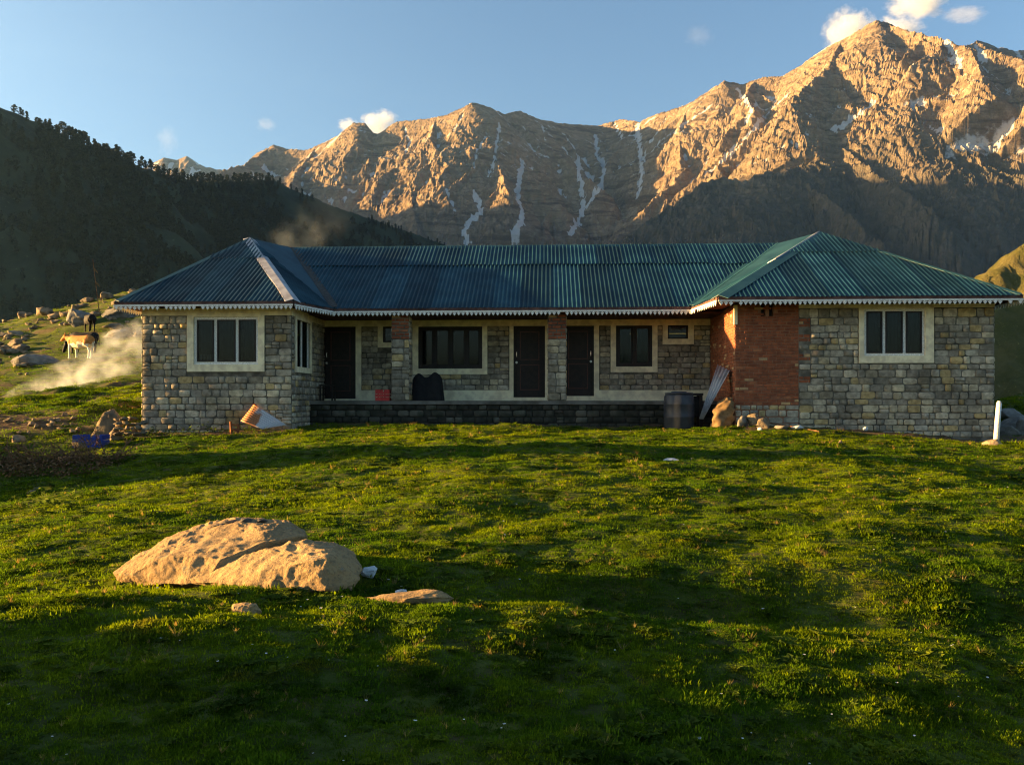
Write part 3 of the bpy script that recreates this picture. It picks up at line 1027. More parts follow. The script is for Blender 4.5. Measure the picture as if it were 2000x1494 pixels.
def lay_stones(a0, a1, z0, z1, holes, seed, hmin=0.135, hmax=0.20, wmin=0.15, wmax=0.40):
    r = random.Random(seed)
    out = []
    z = z0
    while z < z1 - 0.04:
        h = r.uniform(hmin, hmax)
        if z + h > z1 - 0.06:
            h = z1 - z
        spans = [(a0, a1)]
        for (h0, h1, g0, g1) in holes:
            if g1 > z + 0.02 and g0 < z + h - 0.02:
                ns = []
                for s0, s1 in spans:
                    if h1 <= s0 or h0 >= s1:
                        ns.append((s0, s1)); continue
                    if h0 - s0 > 0.05: ns.append((s0, h0))
                    if s1 - h1 > 0.05: ns.append((h1, s1))
                spans = ns
        for s0, s1 in spans:
            x = s0
            while x < s1 - 0.03:
                w = r.uniform(wmin, wmax) * (h / 0.17) ** 0.5
                if s1 - x - w < 0.12:
                    w = s1 - x
                    if w > wmax * 1.15:
                        w *= 0.52
                if h > 0.16 and w < 0.3 and r.random() < 0.12:
                    hh = h * r.uniform(0.4, 0.6)
                    out.append((x + w / 2, z + hh / 2, w - 0.012, hh - 0.010)); out.append((x + w / 2, z + (h + hh) / 2, w - 0.012, h - hh - 0.010))
                else:
                    dz = r.uniform(-0.008, 0.008)
                    out.append((x + w / 2, z + h / 2 + dz, w - r.uniform(0.008, 0.026), h - r.uniform(0.008, 0.026)))
                x += w
        z += h
    return out


def lay_bricks(a0, a1, z0, z1, holes, seed, L_=0.235, H_=0.076):
    r = random.Random(seed)
    out = []
    n_ = max(1, round((z1 - z0) / H_)); H_ = (z1 - z0) / n_
    for i in range(n_):
        z = z0 + i * H_
        x = a0 - (0.5 * L_ if i % 2 else 0)
        while x < a1 - 0.03:
            w = L_ * r.uniform(0.92, 1.06)
            s0, s1 = max(x, a0), min(x + w, a1)
            x += w
            if s1 - s0 < 0.05: continue
            cx, cz = (s0 + s1) / 2, z + H_ / 2
            if any(h0 - 0.02 < cx < h1 + 0.02 and g0 < cz < g1 for h0, h1, g0, g1 in holes): continue
            out.append((cx, cz + r.uniform(-0.004, 0.004), s1 - s0 - r.uniform(0.010, 0.02), H_ - r.uniform(0.010, 0.018)))
    return out


def joined(name, items, units, mat, parent, place, seed=0, depth=0.02):
    """many small pieces as one mesh; place(a,z,y)->local point"""
    r = random.Random(seed)
    V, Fc = [], []
    for (a, z, w, h) in items:
        v, f = units[r.randrange(len(units))]
        fl = r.choice((-1, 1)); dd = depth * r.uniform(0.5, 1.3)
        nb = len(V)
        V += [place(a + fl * p[0] * w, z + p[2] * h, p[1] * dd) for p in v]
        Fc += [tuple(nb + i for i in (q if fl > 0 else q[::-1])) for q in f]
    o = obj(name, V, Fc, mat, parent, True)
    o['kind'] = 'stuff'
    return o


def frontwall(name, a0, a1, z0, z1, openings, Y, parent, mat, thick=0.25):
    return bm_obj(name, wall_mb(a0, a1, z0, z1, openings, Y, Y + thick), mat, parent)


# --- windows of the two wings
WL = (LX(379, 0), LX(505, 0), LZ(440, 712, 0), LZ(440, 619, 0))
WL_S = (LX(366, 0), LX(517, 0), LZ(440, 726, 0), LZ(440, 617, 0))
WR = (LX(1687, 0), LX(1806, 0), LZ(1745, 695, 0), LZ(1745, 603, 0))
WR_S = (LX(1677, 0), LX(1823, 0), LZ(1745, 709, 0), LZ(1745, 600, 0))
VENT = [(LX(1486, 0), LX(1494.6, 0), LZ(1490, 618, 0), LZ(1490, 596, 0)), (LX(1502, 0), LX(1510.5, 0), LZ(1490, 618, 0), LZ(1490, 596, 0))]

wall_l = frontwall('stone_wall', 0.0, XL, Z0, ZTL, [WL], 0.0, house, M['mortar'])
wall_r = frontwall('stone_wall', XB, XR1, Z0, ZTR, [WR], 0.0, house, M['mortar'])
wall_b = frontwall('brick_wall', XR0, XB, Z0, ZTR, VENT, 0.0, house, M['brick_mortar'])
vb = MB()
for q in VENT:
    vb.box(q[0] - 0.01, q[1] + 0.01, 0.14, 0.16, q[2] - 0.01, q[3] + 0.01)
vb.build('vent_back', M['dark_wood'], wall_b)

band_l = LZ(300, 617, 0); band_r = LZ(1880, 600.5, 0)
ZBR = LZ(1500, 791, 0)          # foot of the brickwork
teeth = [(XB, LX(1583, 0), LZ(1570, b, 0), LZ(1570, a, 0)) for a, b in ((622, 639), (653, 667), (691, 704), (735, 748))]
st_l = [('L',) + s for s in lay_stones(0.01, XL - 0.005, Z0 + 0.2, band_l - 0.01, [(WL_S[0] - .01, WL_S[1] + .01, WL_S[2] - .01, 9)], 3)]
st_r = [('R',) + s for s in lay_stones(XB + 0.01, XR1 - 0.005, Z0 + 0.2, band_r - 0.01, [(WR_S[0] - .01, WR_S[1] + .01, WR_S[2] - .01, 9)] + teeth, 4)]
st_b = [('B',) + s for s in lay_stones(XR0 + 0.01, XB, Z0 + 0.2, ZBR, [], 8, 0.16, 0.2)]
allst = sorted(st_l + st_r + st_b, key=lambda s: -(s[3] * s[4] if s[2] > 0.78 else 0))
rs = random.Random(11)
PARW = {'L': wall_l, 'R': wall_r, 'B': wall_b}
for s in allst[:300]:
    sw = rs.choice((-1, 1))
    o = link('stone', STONE_ME[rs.randrange(24)], PARW[s[0]], (s[1], 0.0, s[2]), (0, 0, 0), (s[3] * sw, rs.choice((0.006, 0.012, 0.018, 0.024, 0.03)), s[4]))
for k_ in 'LRB':
    rest = [s[1:] for s in allst[300:] if s[0] == k_]
    if rest:
        joined('small_stones', rest, STONES, M['stone'], PARW[k_], lambda a, z, y: (a, y, z), 5)

# bricks: front face one by one, the tooth courses too
br = lay_bricks(XR0 + 0.005, XB, ZBR, LZ(1500, 594, 0), VENT, 6)
for t_ in teeth:
    br += lay_bricks(t_[0], t_[1], t_[2], t_[3], [], 9)
for (a, z, w, h) in br:
    link('brick', BRICK_ME[rs.randrange(8)], wall_b, (a, 0.0, z), None, (w * rs.choice((-1, 1)), rs.uniform(0.004, 0.014), h))

# side wall of the brick corner, lit from the left: seen steeply
side_b = bm_obj('side_wall', wall_mb(0.25, 3.3, Z0, ZTR, [], XR0, XR0 + 0.25, 'Y'), M['brick_mortar'], house)
joined('small_bricks', lay_bricks(0.005, YV, ZBR - 0.4, 3.95, [], 12), BRICKS, M['brick'], side_b, lambda a, z, y: (XR0 + y, YV - a, z), 3, 0.012)
# inner side wall of the left wing (faces right) with its window
SWW = (0.35, 1.55, LZ(578, 716, 0.4), LZ(578, 624, 0.4))
side_l = bm_obj('side_wall', wall_mb(0.25, 3.0, Z0, ZTL, [SWW], XL - 0.25, XL, 'Y'), M['mortar'], house)
joined('small_stones', lay_stones(0.0, 3.0, Z0, 3.78, [(SWW[0] - .14, SWW[1] + .14, SWW[2] - .16, 9)], 14), STONES, M['stone'], side_l,
       lambda a, z, y: (XL - y, a, z), 3)
# outer side walls
side_o = bm_obj('side_wall', wall_mb(0.25, 8.7, Z0, ZTL, [], 0, 0.25, 'Y'), M['mortar'], house)
joined('small_stones', lay_stones(0.0, 8.7, Z0, 3.8, [], 15), STONES, M['stone'], side_o, lambda a, z, y: (y * 1.3, 8.7 - a, z), 3)
side_p = bm_obj('side_wall', wall_mb(0.25, 8.7, Z0, ZTR, [], XR1 - 0.25, XR1, 'Y'), M['mortar'], house)
joined('small_stones', lay_stones(0.0, 8.7, Z0, 3.8, [], 16), STONES, M['stone'], side_p, lambda a, z, y: (XR1 - y * 1.3, a, z), 3)
bk = MB(); bk.box(0.25, XR1 - 0.25, 8.45, 8.7, Z0, 3.95)
bk.build('back_wall', M['mortar'], house)
fl = MB(); fl.box(0.26, XR1 - 0.26, 3.2, 8.4, Z0, ZF); fl.box(0.26, XL - 0.26, 0.26, 3.2, Z0, ZF); fl.box(XR0 + 0.26, XR1 - 0.26, 0.26, 3.2, Z0, ZF)
fl.build('indoor_floor', M['interior'], house)

# cream bands under the eaves
bnd = MB()
bnd.box(0.0, XL, -0.022, -0.001, band_l, ZTL)
bnd.build('cream_band', M['cream'], house)
bnd = MB(); bnd.box(XB, XR1, -0.022, -0.001, band_r, ZTR); bnd.build('cream_band', M['cream'], house)
bnd = MB(); bnd.box(XR0 - 0.02, XR0 + 0.065, -0.02, 0.05, LZ(1440, 634, 0), ZTR - 0.01); bnd.build('cream_corner_strip', M['cream'], house)
bnd = MB(); bnd.box(XL + 0.001, XL + 0.022, 0.0, 3.0, 3.78, ZTL); bnd.build('cream_band', M['cream'], house)


def window(W, S, Y, parent, nm, n_bays, frame_mat, fr_w, curt, proud=0.035, sash=0.0, name='window', top=None, dep=0.10):
    """surround S and opening W on a wall facing -y"""
    x0, x1, z0, z1 = W
    w = MB()
    sx0, sx1, sz0, sz1 = S
    y0, y1 = Y - proud, Y + 0.02
    w.box(sx0, x0, y0, y1, sz0, sz1); w.box(x1, sx1, y0, y1, sz0, sz1)
    w.box(x0, x1, y0, y1, sz0, z0)
    if sz1 - z1 > 0.004:
        w.box(x0, x1, y0, y1, z1, sz1)
    wo = w.build(name, M['cream'], parent)
    fm_ = MB()
    fy0, fy1 = Y + dep * 0.2, Y + dep
    fm_.box(x0, x0 + fr_w, fy0, fy1, z0, z1); fm_.box(x1 - fr_w, x1, fy0, fy1, z0, z1)
    fm_.box(x0 + fr_w, x1 - fr_w, fy0, fy1, z0, z0 + fr_w); fm_.box(x0 + fr_w, x1 - fr_w, fy0, fy1, z1 - fr_w, z1)
    fm_.build('frame', frame_mat, wo)
    bw = (x1 - x0) / n_bays
    for i in range(1, n_bays):
        m_ = MB()
        xm = x0 + i * bw
        m_.box(xm - fr_w * 0.55, xm + fr_w * 0.55, fy0 + 0.004, fy1 - 0.004, z0 + fr_w, z1 - fr_w)
        m_.build('mullion', frame_mat, wo)
    for i in range(n_bays):
        a0, a1 = x0 + i * bw + fr_w * 0.56, x0 + (i + 1) * bw - fr_w * 0.56
        if i == 0: a0 = x0 + fr_w
        if i == n_bays - 1: a1 = x1 - fr_w
        if sash:
            s_ = MB()
            s_.box(a0 + .004, a0 + sash, fy1 - 0.05, fy1 - 0.015, z0 + fr_w + .004, z1 - fr_w - .004); s_.box(a1 - sash, a1 - .004, fy1 - 0.05, fy1 - 0.015, z0 + fr_w + .004, z1 - fr_w - .004)
            s_.box(a0 + sash, a1 - sash, fy1 - 0.05, fy1 - 0.015, z0 + fr_w + .004, z0 + fr_w + sash); s_.box(a0 + sash, a1 - sash, fy1 - 0.05, fy1 - 0.015, z1 - fr_w - sash, z1 - fr_w - .004)
            s_.build('sash', M['dark_wood'], wo)
        p_ = MB()
        p_.box(a0 + sash + .002, a1 - sash - .002, fy1 - 0.034, fy1 - 0.030, z0 + fr_w + sash, z1 - fr_w - sash)
        p_.build('pane', M['glass'], wo)
    if curt:
        nfold = 60
        for i in range(n_bays):
            a0, a1 = x0 + (i + 0.22) * bw, x0 + (i + 0.80) * bw
            V = [(a0 + (a1 - a0) * k_ / nfold, Y + dep + 0.12 + 0.02 * math.sin(k_ * 0.9 + i), zz) for zz in (z0 - 0.05, z1 - 0.06) for k_ in range(nfold + 1)]
            Fc = [(k_, k_ + 1, nfold + 2 + k_, nfold + 1 + k_) for k_ in range(nfold)]
            obj('curtain', V, Fc, M['curtain'], wo, True)
    return wo


win_l = window(WL, (WL_S[0], WL_S[1], WL_S[2], band_l - 0.001), 0.0, house, 'w', 3, M['peeling'], 0.072, True, sash=0.04, dep=0.04)
win_r = window(WR, (WR_S[0], WR_S[1], WR_S[2], band_r - 0.001), 0.0, house, 'w', 3, M['peeling'], 0.066, True, sash=0.04, dep=0.04)
bx_ = MB(); bx_.box(WL[0] + 0.10, WL[0] + 0.40, 0.16, 0.36, WL[2] - 0.02, WL[2] + 0.27)
tag(bx_.build('paper_carton', M['pale_rock'], None, loc=(HX, HY, 0), rot=(0, 0, -HTH)), 'pale grey carton standing inside the window of the left wing', 'carton')

# side window of the left wing (faces right into the verandah)
w = MB()
x0, x1 = XL - 0.02, XL + 0.035
w.box(x0, x1, SWW[0] - 0.13, SWW[0], SWW[2] - 0.15, 3.779); w.box(x0, x1, SWW[1], SWW[1] + 0.13, SWW[2] - 0.15, 3.779)
w.box(x0, x1, SWW[0], SWW[1], SWW[2] - 0.15, SWW[2]); w.box(x0, x1, SWW[0], SWW[1], SWW[3], 3.779)
wo = w.build('window', M['cream'], house)
for i in range(3):
    m_ = MB(); yy = SWW[0] + (SWW[1] - SWW[0]) * i / 2
    m_.box(XL - 0.09, XL - 0.03, yy - 0.025, yy + 0.025, SWW[2], SWW[3]); m_.build('mullion', M['peeling'], wo)
m_ = MB(); m_.box(XL - 0.066, XL - 0.06, SWW[0] + .03, SWW[1] - .03, SWW[2], SWW[3]); m_.build('pane', M['glass'], wo)

# --- verandah
vx0, vx1 = XL, XR0
D1 = (LX(632, YV), LX(695, YV), ZF + 0.06, LZ(660, 636, YV))
D2_ = (LX(1003, YV), LX(1064.5, YV), ZF + 0.10, LZ(1030, 636, YV))
D3 = (LX(1097, YV), LX(1160, YV), ZF + 0.14, LZ(1130, 635, YV))
W1 = (LX(748, YV), LX(790, YV), LZ(750, 669, YV), LZ(750, 638, YV))
W1S = (LX(738, YV), LX(800, YV), LZ(750, 679, YV), LZ(750, 637, YV))
WA = (LX(817, YV), LX(942, YV), LZ(880, 720, YV), LZ(880, 638, YV))
WAS = (LX(806, YV), LX(952, YV), LZ(880, 731, YV), LZ(880, 637, YV))
WB = (LX(1203, YV), LX(1274, YV), LZ(1240, 716, YV), LZ(1240, 634, YV))
WBS = (LX(1192.5, YV), LX(1284, YV), LZ(1240, 727, YV), LZ(1240, 633, YV))
WC = (LX(1304, YV), LX(1344, YV), LZ(1320, 662, YV), LZ(1320, 633, YV))
WCS = (LX(1294, YV), LX(1355, YV), LZ(1320, 672.6, YV), LZ(1320, 632, YV))
ops = [D1, D2_, D3, W1, WA, WB, WC]
vwall = frontwall('verandah_wall', vx0, vx1, Z0, 3.95, ops, YV, house, M['mortar'])
zb = LZ(1000, 637, YV)
zbase = LZ(900, 762, YV)
SH = [(D1[0] - 0.4, D1[1] + .17, 0, 9), (D2_[0] - .14, D2_[1] + .1, 0, 9), (D3[0] - .1, D3[1] + .17, 0, 9)] + [(s[0], s[1], s[2], 9) for s in (W1S, WAS, WBS, WCS)]
joined('small_stones', lay_stones(vx0, vx1, zbase, zb, SH, 21), STONES, M['stone'], vwall, lambda a, z, y: (a, YV + y, z), 4, 0.014)
cb = MB(); cb.box(vx0 + .03, vx1 - .01, YV - 0.030, YV - 0.001, zb + .001, 3.94); cb.build('cream_band', M['cream'], house)
# painted posts beside the doors and the skirting band between them
zt = zb
for (a, b, z0_, z1_) in [(LX(608, YV), D1[0], ZF, zt), (D1[1], LX(706, YV), ZF, zt), (LX(995, YV), D2_[0], ZF, zt), (D2_[1], LX(1074, YV), ZF, zt),
                         (LX(1090, YV), D3[0], ZF, zt), (D3[1], LX(1170, YV), ZF, zt)]:
    m_ = MB(); m_.box(a, b, YV - 0.030, YV + 0.02, z0_ + .001, z1_); m_.build('door_post', M['cream'], house)
for (a, b) in [(LX(706, YV), LX(995, YV)), (LX(1170, YV), vx1 - 0.01)]:
    m_ = MB(); m_.box(a + .001, b - .001, YV - 0.026, YV - 0.001, ZF + .001, zbase); m_.build('skirting_band', M['cream'], house)


def door(D, hand):
    x0, x1, z0, z1 = D
    d = MB(); d.box(x0, x1, YV + 0.06, YV + 0.10, z0, z1)
    do = d.build('door', M['dark_wood'], house)
    st = MB(); st.box(x0, x1, YV - 0.026, YV + 0.2, ZF + .002, z0 - .001); st.build('threshold', M['cream'], do)
    wd = x1 - x0
    f_ = MB()
    for (a, b) in ((x0, x0 + 0.05), (x1 - 0.05, x1)):
        f_.box(a, b, YV + 0.0, YV + 0.058, z0, z1)
    f_.box(x0 + .05, x1 - .05, YV, YV + 0.058, z1 - 0.05, z1)
    f_.build('door_frame', M['dark_wood'], do)
    for i, (za, zc) in enumerate(((0.10, 0.46), (0.52, 0.92))):
        p = MB()
        pz0, pz1 = z0 + (z1 - z0) * za, z0 + (z1 - z0) * zc
        a, b = x0 + wd * 0.2, x1 - wd * 0.18
        p.box(a, b, YV + 0.044, YV + 0.059, pz0, pz0 + 0.03); p.box(a, b, YV + 0.044, YV + 0.059, pz1 - 0.03, pz1)
        p.box(a, a + .03, YV + 0.044, YV + 0.059, pz0 + .03, pz1 - .03); p.box(b - .03, b, YV + 0.044, YV + 0.059, pz0 + .03, pz1 - .03)
        p.build('panel_moulding', M['red_wood'], do)
    hx = x0 + 0.09 if hand < 0 else x1 - 0.09
    h_ = MB(); hz_ = z0 + (z1 - z0) * 0.52
    h_.tube([(hx, YV + 0.03, hz_ + 0.10), (hx, YV + 0.0, hz_ + 0.13), (hx, YV + 0.0, hz_ + 0.21), (hx, YV + 0.03, hz_ + 0.24)], 0.013, 6)
    h_.build('handle', M['metal_bright'], do)
    k_ = MB(); k_.tube([(hx, YV + 0.06, hz_ - 0.07), (hx, YV + 0.03, hz_ - 0.07), (hx, YV + 0.015, hz_ - 0.07), (hx, YV - 0.0, hz_ - 0.07)], [0.03, 0.022, 0.04, 0.026], 8)
    k_.build('knob', M['metal_bright'], do)


door(D1, -1); door(D2_, -1); door(D3, 1)
window(W1, W1S, YV, house, 'w', 1, M['dark_wood'], 0.05, False)
window(WA, WAS, YV, house, 'w', 4, M['dark_wood'], 0.09, True, sash=0.03)
window(WB, WBS, YV, house, 'w', 2, M['dark_wood'], 0.08, True, sash=0.04)
window(WC, WCS, YV, house, 'w', 1, M['dark_wood'], 0.04, False)

# floor and plinth
pl = MB(); pl.box(vx0 + 0.001, vx1 - 0.001, YC + 0.0, YV - 0.04, ZF - 0.10, ZF)
pl.build('verandah_floor', M['concrete'], house)
pm = bm_obj('plinth', wall_mb(vx0 + .001, vx1 - .001, Z0, ZF - 0.101, [], YC + 0.06, YC + 0.3), M['shade_dark_mortar'], house)
joined('small_stones', lay_stones(vx0 + .02, vx1 - .02, Z0, ZF - 0.11, [], 31, 0.14, 0.22), STONES, M['shade_dark_stone'], pm, lambda a, z, y: (a, YC + 0.06 + y, z), 6, 0.03)
ce = MB(); ce.box(vx0 + .001, vx1 - .001, 1.36, YV - 0.002, 3.945, 3.965); ce.build('verandah_ceiling', M['fascia_wood'], house)

# columns: stone below, brick above
for (ua, ub) in ((763.5, 800), (1069.5, 1107)):
    xa, xb = LX(ua, YC - 0.03), LX(ub, YC - 0.03)
    zm = LZ(ua, 663, YC)
    c_ = MB(); c_.box(xa + .02, xb - .02, YC + 0.0, YC + 0.46, ZF + .001, 3.944)
    co = c_.build('column', M['mortar'], house)
    for s in lay_stones(xa + .01, xb - .01, ZF + 0.01, zm, [], int(ua), 0.16, 0.21, 0.2, 0.36):
        link('stone', STONE_ME[rs.randrange(24)], co, (s[0], YC, s[1]), None, (s[2], rs.uniform(0.012, 0.03), s[3]))
    for s in lay_bricks(xa + .01, xb - .01, zm, 3.94, [], int(ub), 0.25, 0.095):
        link('brick', BRICK_ME[rs.randrange(8)], co, (s[0], YC, s[1]), None, (s[2] - .01, 0.02, s[3] - 0.014))
    for sx, sg in ((xa + .02, 1), (xb - .02, -1)):
        joined('small_stones', lay_stones(YC + 0.01, YC + 0.45, ZF + .01, 3.9, [], int(ua) + 7), STONES, M['stone'], co,
               (lambda a, z, y, sx=sx, sg=sg: (sx + sg * y, a, z)), 8)

# --- roof
ZE, ZR, YR, YM = 4.10, 6.50, 5.10, 1.22
V3 = Vector
A_ = V3((LX(225, -0.5), -0.5, ZE)); B_ = V3((LX(573, -0.5), -0.5, ZE))
AP = V3((LX(488, 3.5), 3.5, ZR))
P2 = V3((LX(650, YM), YM, ZE)); TL = V3((LX(572, YR), YR, ZR))
CL = V3((LX(1403, -0.6), -0.6, ZE + 0.03)); CR = V3((LX(1996, -0.6), -0.6, ZE + 0.03))
AR = V3((LX(1600, 3.4), 3.4, ZR)); P2R = V3((LX(1352, YM), YM, ZE)); TR = V3((LX(1516, YR), YR, ZR))
YB = 9.3
BL = V3((A_.x, YB, ZE)); BR = V3((CR.x, YB, ZE))
RL = V3((AP.x, YR, ZR)); RR = V3((AR.x, YR, ZR))
deck = MB()
lo = V3((0, 0, -0.05))
for poly in ((A_, B_, AP), (B_, P2, AP), (P2, TL, AP), (AP, TL, RL), (P2, P2R, TR, TL), (P2R, CL, AR), (P2R, AR, TR), (TR, AR, RR), (CL, CR, AR),
             (CR, BR, RR, AR), (BR, BL, RL, RR), (BL, A_, AP, RL)):
    deck.add([p + lo for p in poly], [tuple(range(len(poly)))])
roof = deck.build('roof', M['fascia_wood'], house)


def corr_mesh(width, length, pitch=0.12, amp=0.019, per=8):
    n_ = int(round(width / pitch * per))
    V = []
    for j in range(2):
        for i in range(n_ + 1):
            x = width * i / n_
            V.append((x, j * length, amp * math.cos(2 * math.pi * x / pitch)))
    Fc = [(i, i + 1, n_ + 2 + i, n_ + 1 + i) for i in range(n_)]
    return V, Fc


def sheets(poly, rows, wid=0.84, skip_clip=False, off=0.0, seed=0, mat=None):
    """lay corrugated sheets on a planar convex polygon; poly[0]->poly[1] is the eave; rows: list of (start, end) up the slope"""
    r = random.Random(seed)
    o = poly[0]
    e = (poly[1] - poly[0]).normalized()
    nrm = (poly[1] - poly[0]).cross(poly[-1] - poly[0]).normalized()
    if nrm.z < 0: nrm = -nrm
    s = nrm.cross(e).normalized()
    loc2 = [((p - o).dot(e), (p - o).dot(s)) for p in poly]
    xmin = min(p[0] for p in loc2); xmax = max(p[0] for p in loc2)
    cen = V3((sum(p[0] for p in loc2) / len(loc2), sum(p[1] for p in loc2) / len(loc2), 0))
    smax = max(p[1] for p in loc2)
    mt = Matrix((e, s, nrm)).transposed()
    cache = {}
    for j, (s0, s1) in enumerate(rows):
        s1 = min(s1, smax)
        if s0 >= smax: continue
        x = xmin + off + (0.0 if j == 0 else -0.30) - 0.1
        i = 0
        while x < xmax:
            key = round(s1 - s0, 3)
            bm = bmesh.new()
            V, Fc = corr_mesh(wid + 0.06, s1 - s0)
            vv = [bm.verts.new((p[0] + x, p[1] + s0, p[2])) for p in V]
            for f in Fc: bm.faces.new([vv[q] for q in f])
            whole = True
            for q in range(1, len(loc2)):
                a = V3((*loc2[q], 0)); b = V3((*loc2[(q + 1) % len(loc2)], 0))
                nn = V3((b.y - a.y, a.x - b.x, 0)).normalized()
                if nn.dot(cen - a) > 0: nn = -nn
                if any(nn.dot(v.co - a) > 1e-4 for v in bm.verts): whole = False
            for q in range(len(loc2)):
                a = V3((*loc2[q], 0)); b = V3((*loc2[(q + 1) % len(loc2)], 0))
                if q == 0: continue            # the eave itself is left alone: sheets end there
                nn = V3((b.y - a.y, a.x - b.x, 0)).normalized()
                if nn.dot(cen - a) > 0: nn = -nn
                geom = list(bm.verts) + list(bm.edges) + list(bm.faces)
                bmesh.ops.bisect_plane(bm, geom=geom, plane_co=a, plane_no=nn, clear_outer=True)
                if not bm.faces: break
            if bm.faces and sum(f.calc_area() for f in bm.faces) > 0.03:
                me = None
                if whole and key in cache:
                    me = cache[key]; bm.free()
                else:
                    bmesh.ops.translate(bm, verts=bm.verts, vec=(-x, -s0, 0))
                    me = bpy.data.meshes.new('roof_sheet')
                    bm.to_mesh(me); bm.free()
                    me.materials.append(mat or M['roof'])
                    me.polygons.foreach_set('use_smooth', [True] * len(me.polygons))
                    if whole: cache[key] = me
                so_ = link('roof_sheet', me, roof)
                base = o + e * x + s * (s0 + (r.uniform(-0.02, 0.01) if j == 0 else r.uniform(-0.04, 0.02))) + nrm * (0.008 + 0.006 * (i % 2) + 0.022 * j)
                rot = mt.to_4x4() @ Matrix.Rotation(r.uniform(-0.0025, 0.0025), 4, 'Z') @ Matrix.Rotation(r.uniform(-0.002, 0.002), 4, 'Y')
                so_.matrix_local = Matrix.Translation(base) @ rot
            else:
                bm.free()
            x += wid; i += 1


R2 = [(-0.04, 3.05), (2.98, 9)]
sheets([A_, B_, AP], R2, off=0.1, seed=1)
sheets([B_, P2, AP], R2, off=-0.3, seed=2)
sheets([P2, AP, TL][0:1] + [TL, AP], [(-9, 9)], off=0, seed=3) if False else None
sheets([P2, P2R, TR, TL], R2, off=0.05, seed=4)
sheets([CL, CR, AR], R2, off=0.3, seed=5)
sheets([P2R, CL, AR], R2, off=-0.2, seed=6)
sheets([CR, BR, RR, AR], [(-0.04, 3.05)], off=0, seed=7)
sheets([BL, A_, AP, RL], [(-0.04, 3.05), (2.98, 9)], off=0, seed=8)


def smooth_panel(poly, name='roof_sheet', mat=None, lift=0.02):
    obj(name, [p + V3((0, 0, lift)) for p in poly], [tuple(range(len(poly)))], mat or M['roof'], roof)


smooth_panel((P2, TL, AP)); smooth_panel((P2R, AR, TR)); smooth_panel((AP, TL, RL)); smooth_panel((TR, AR, RR)); smooth_panel((BR, BL, RL, RR))


def cap(p, q, d1, d2, w1, w2, mat, name='ridge_cap', lift=0.035, segs=5, seed=0):
    """folded metal strip along p->q with leaves lying towards d1 and d2"""
    r = random.Random(seed)
    V, Fc = [], []
    for i in range(segs + 1):
        c = p.lerp(q, i / segs) + V3((0, 0, lift))
        j1, j2 = r.uniform(-0.015, 0.015), r.uniform(-0.015, 0.015)
        for t_ in (0, 0.012):
            V += [c + d1 * (w1 + j1) + V3((0, 0, -0.012 + t_)), c + V3((0, 0, t_)), c + d2 * (w2 + j2) + V3((0, 0, -0.012 + t_))]
    for i in range(segs):
        a, b = i * 6, (i + 1) * 6
        Fc += [(a, b, b + 1, a + 1), (a + 1, b + 1, b + 2, a + 2), (a + 3, a + 4, b + 4, b + 3), (a + 4, a + 5, b + 5, b + 4), (a, a + 3, b + 3, b), (a + 2, b + 2, b + 5, a + 5)]
    Fc += [(0, 1, 4, 3), (1, 2, 5, 4)]
    e = segs * 6
    Fc += [(e, e + 3, e + 4, e + 1), (e + 1, e + 4, e + 5, e + 2)]
    return obj(name, V, Fc, mat, roof)


def leaf(p, q, inner):
    """unit vector in the plane (p,q,inner) away from the edge p-q towards inner"""
    e = (q - p).normalized()
    d = inner - p
    return (d - e * d.dot(e)).normalized()


M['teal_cap'] = pmat('teal_cap', (0.008, 0.05, 0.06), (0.018, 0.072, 0.08), 3, 0.5)
cap(A_, AP, leaf(A_, AP, BL), leaf(A_, AP, B_), 0.14, 0.13, M['teal_cap'], seed=1)
cap(B_, AP, leaf(B_, AP, A_), leaf(B_, AP, P2), 0.20, 0.20, M['galv'], seed=2)
cap(AP, RL + V3((0, 0.1, 0)), V3((-0.7, 0, -0.7)), V3((0.7, 0, -0.7)), 0.18, 0.16, M['galv'], seed=3)
cap(TL + V3((-0.7, 0, 0)), TR + V3((0.5, 0, 0)), leaf(P2, P2R, TR) * -1, V3((0, 0.85, -0.5)), 0.17, 0.2, M['teal_cap'], segs=12, seed=4)
cap(CL, AR, leaf(CL, AR, P2R), leaf(CL, AR, CR), 0.22, 0.26, M['teal_cap'], seed=5)
cap(CL.lerp(AR, 0.52), AR, leaf(CL, AR, P2R), leaf(CL, AR, CR), 0.25, 0.03, M['galv'], lift=0.05, seed=15)
cap(CR, AR, leaf(CR, AR, CL), leaf(CR, AR, BR), 0.10, 0.20, M['teal_cap'], seed=6)
cap(AR, RR, V3((-0.7, 0, -0.7)), V3((0.7, 0, -0.7)), 0.18, 0.18, M['galv'], seed=7)
# dark valley gutters
cap(P2, TL, leaf(P2, TL, AP), leaf(P2, TL, P2R), 0.10, 0.14, M['slate'], 'valley_gutter', 0.03, seed=8)
cap(P2R, TR, leaf(P2R, TR, AR), leaf(P2R, TR, P2), 0.10, 0.12, M['teal_cap'], 'valley_gutter', 0.03, seed=9)


